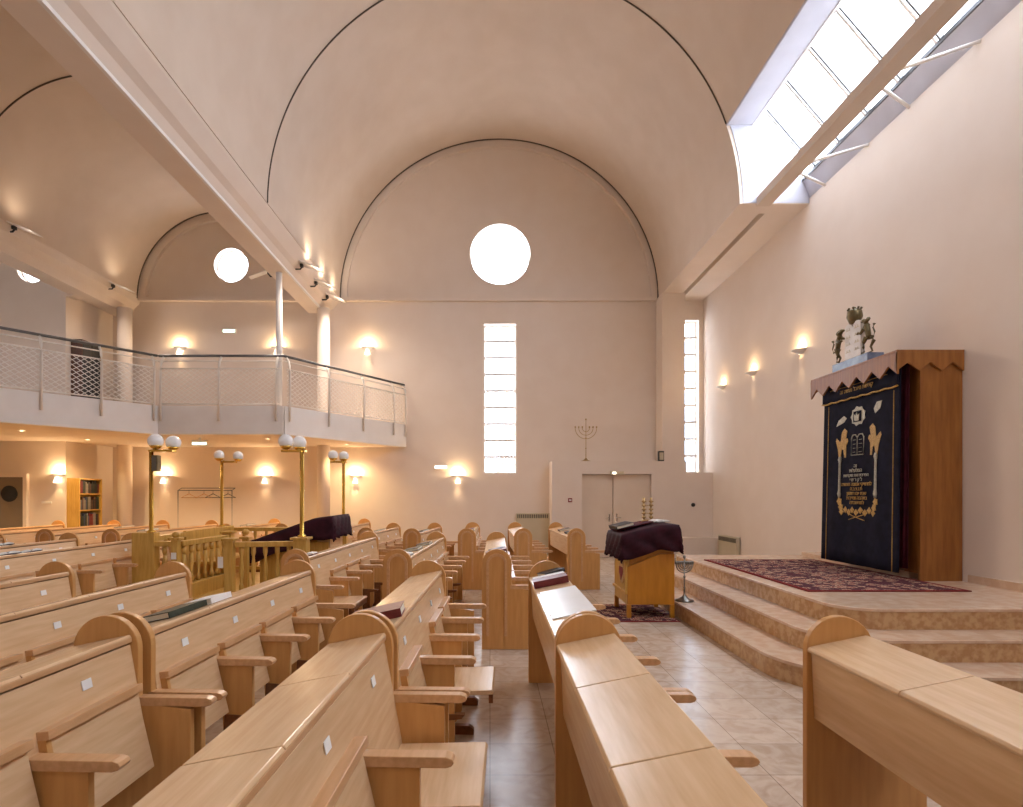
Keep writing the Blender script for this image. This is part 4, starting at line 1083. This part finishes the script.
# spotlights on the beams: black bracket, white reflector plate
def spot(label, x, y, z, d=1, p=0, s=1.0):
    t = thing('beam_spotlight', label, 'spotlight', (x, y, z), 0, None)
    MB().tube([(0, 0, -.02), (d*.10, 0, -.02), (d*.16, 0, .05)], .018).build('bracket', M['black'], t)
    MB().box(-.03+d*.13, .03+d*.13, -.04, .04, .02, .09).build('lamp_head', M['black'], t, .008)
    mb = MB(); mb.prism([(d*.12, .10), (d*.56, -.06), (d*.565, -.045), (d*.12, .12)], 'y', -.11*s, .11*s); mb.build('reflector', M['white'], t, .004)
    if p:
        light('spot_light', 'SPOT', (d*.34, 0, .22), p*.35, (1, .80, .58), .15, (PI, 0, 0), t, spot_size=2.7, spot_blend=1.0)
        light('plate_light', 'SPOT', (d*.36, 0, -.10), p*3.6, (1, .84, .70), .2, (-math.radians(22), -math.radians(20), 0), t, spot_size=2.75, spot_blend=1.0)
    return t
for k, (px, lab) in enumerate(((302, 'nearest of the three'), (316, 'middle one of the three'), (330, 'farthest of the three'))):
    y = [12.1, 13.1, 14.0][k]
    spot('plate spotlight on the nave side of the long beam, '+lab, -4.2, y, 6.50, 1, 40, 1.5)
spot('plate spotlight on the outer beam above the gallery rail', -9.35, 13.7, 6.66, 1, 12, 1.5)
spot('plate spotlight on the outer beam near the left edge', -9.35, 10.85, 6.72, 1, 12, 1.5)
spot('small spotlight on the underside of the nave beam over the gallery', -4.72, 12.3, 6.42, -1, 0, .7)
# downlights under the gallery
for k, (x, y) in enumerate(((-9.2, 11.0), (-7.2, 12.6), (-5.0, 12.6), (-11.5, 10.5), (-3.6, 14.0), (-9.2, 8.8 if False else 12.8), (-12.8, 7.5))):
    t = thing('recessed_downlight', 'small recessed downlight in the gallery underside, '+['left of the sign', 'behind the left corner', 'behind the right corner', 'toward the taupe door', 'at the right end', 'before the bookcase', 'at the outer left'][k], 'ceiling light', (x, y, GZ0-.004), 0, None)
    MB().lathe([(.035, -.012), (.06, -.012), (.065, 0), (.035, 0)], 0, 0, 0, 20).build('ring', M['white'], t)
    MB().lathe([(0, -.004), (.035, -.004), (.035, 0), (0, 0)], 0, 0, 0, 16).build('lens', M['lamp_on'], t)
    light('downlight', 'SPOT', (0, 0, -.03), 85, (1, .70, .33), .05, (0, 0, 0), t, spot_size=2.5, spot_blend=.8)

# small framed dark window in the upper room at left
t = thing('gallery_cabinet', 'dark cabinet standing on the gallery behind the left railing', 'cabinet', (-9.995, 13.35, 3.2))
MB().box(0, .27, 0, .62, 0, 2.12).build('body', M['book_brown'], t, .006); MB().box(.27, .285, .02, .30, .04, 2.08).build('door', M['book_black'], t, .003); MB().box(.27, .285, .32, .60, .04, 2.08).build('door', M['book_black'], t, .003)
MB().box(0, .285, .62, .66, 0, 2.14).build('side_frame', M['gold_wood'], t)

# ------------------------------------------------------------ outside, seen through the glass
def tree(x, y, h):
    t = thing('bare_tree', 'bare pale tree outside the slit window', 'tree', (x, y, -1)); mb = MB()
    def br(p, d, L, r, lv):
        q = p+d*L; mb.tube([tuple(p), tuple((p+q)/2+Vector((random.uniform(-.05, .05),)*3)), tuple(q)], [r, r*.85, r*.7], 6)
        if lv:
            for _ in range(3):
                nd = (d+Vector((random.uniform(-.8, .8), random.uniform(-.6, .6), random.uniform(-.1, .5)))).normalized(); br(q, nd, L*.72, r*.62, lv-1)
    br(Vector((0, 0, 0)), Vector((0, 0, 1)), h*.32, .09, 4); mb.build('branches', M['tree_bark'], t)
tree(.35, 19.5, 5.2)
hb = thing('roof_building', 'pale building with flat roof vents seen faintly through the skylight', 'building', (13, 14, 0))
MB().box(-1.5, 5, -2, 6, 0, 15.4).build('walls', M['roof_grey'], hb)
bb = thing('blue_building', 'blue clad building outside the aisle slit window', 'building', (9.2, 24, 0))
MB().box(-.5, 4, 0, 4, 0, 8.5).build('walls', M['block_blue'], bb)

# ------------------------------------------------------------ daylight
w = bpy.data.worlds.new('sky'); S.world = w; w.use_nodes = True
nt = w.node_tree; bg = nt.nodes['Background']
tc = nt.nodes.new('ShaderNodeTexCoord'); nz = nt.nodes.new('ShaderNodeTexNoise'); nz.inputs['Scale'].default_value = 1.5
cr = nt.nodes.new('ShaderNodeValToRGB'); cr.color_ramp.elements[0].color = (.74, .84, 1, 1); cr.color_ramp.elements[1].color = (.92, .94, 1, 1)
nt.links.new(tc.outputs['Generated'], nz.inputs['Vector']); nt.links.new(nz.outputs['Fac'], cr.inputs[0]); nt.links.new(cr.outputs[0], bg.inputs[0])
bg.inputs[1].default_value = 8.5
def portal(loc, rot, sx, sy):
    d = bpy.data.lights.new('portal', 'AREA'); d.shape = 'RECTANGLE'; d.size = sx; d.size_y = sy; d.cycles.is_portal = True
    o = bpy.data.objects.new('portal', d); C.objects.link(o); o.location = loc; o.rotation_euler = rot
ang = math.atan2(P1[1]-P2[1], P2[0]-P1[0])
portal(((P1[0]+P2[0])/2+.05, (YF+YS)/2, (P1[1]+P2[1])/2+.06), (0, ang, 0), 1.4, YS-YF)
portal(((W1[0]+W1[1])/2, YB+.35, (W1[2]+W1[3])/2), (-PI/2, 0, 0), .9, 4)
portal((.2, YF-.25, 6.35), (PI/2, 0, 0), 4.8, 3.3)
portal((XL-.25, 4.75, 4.65), (0, -PI/2, 0), 1.5, 3.5)
portal((.27, YB+.35, 7.99), (-PI/2, 0, 0), 1.6, 1.6)

S.view_settings.view_transform = 'Standard'; S.view_settings.look = 'None'; S.view_settings.gamma = 1
S.view_settings.use_curve_mapping = False
S.view_settings.exposure = 0.92
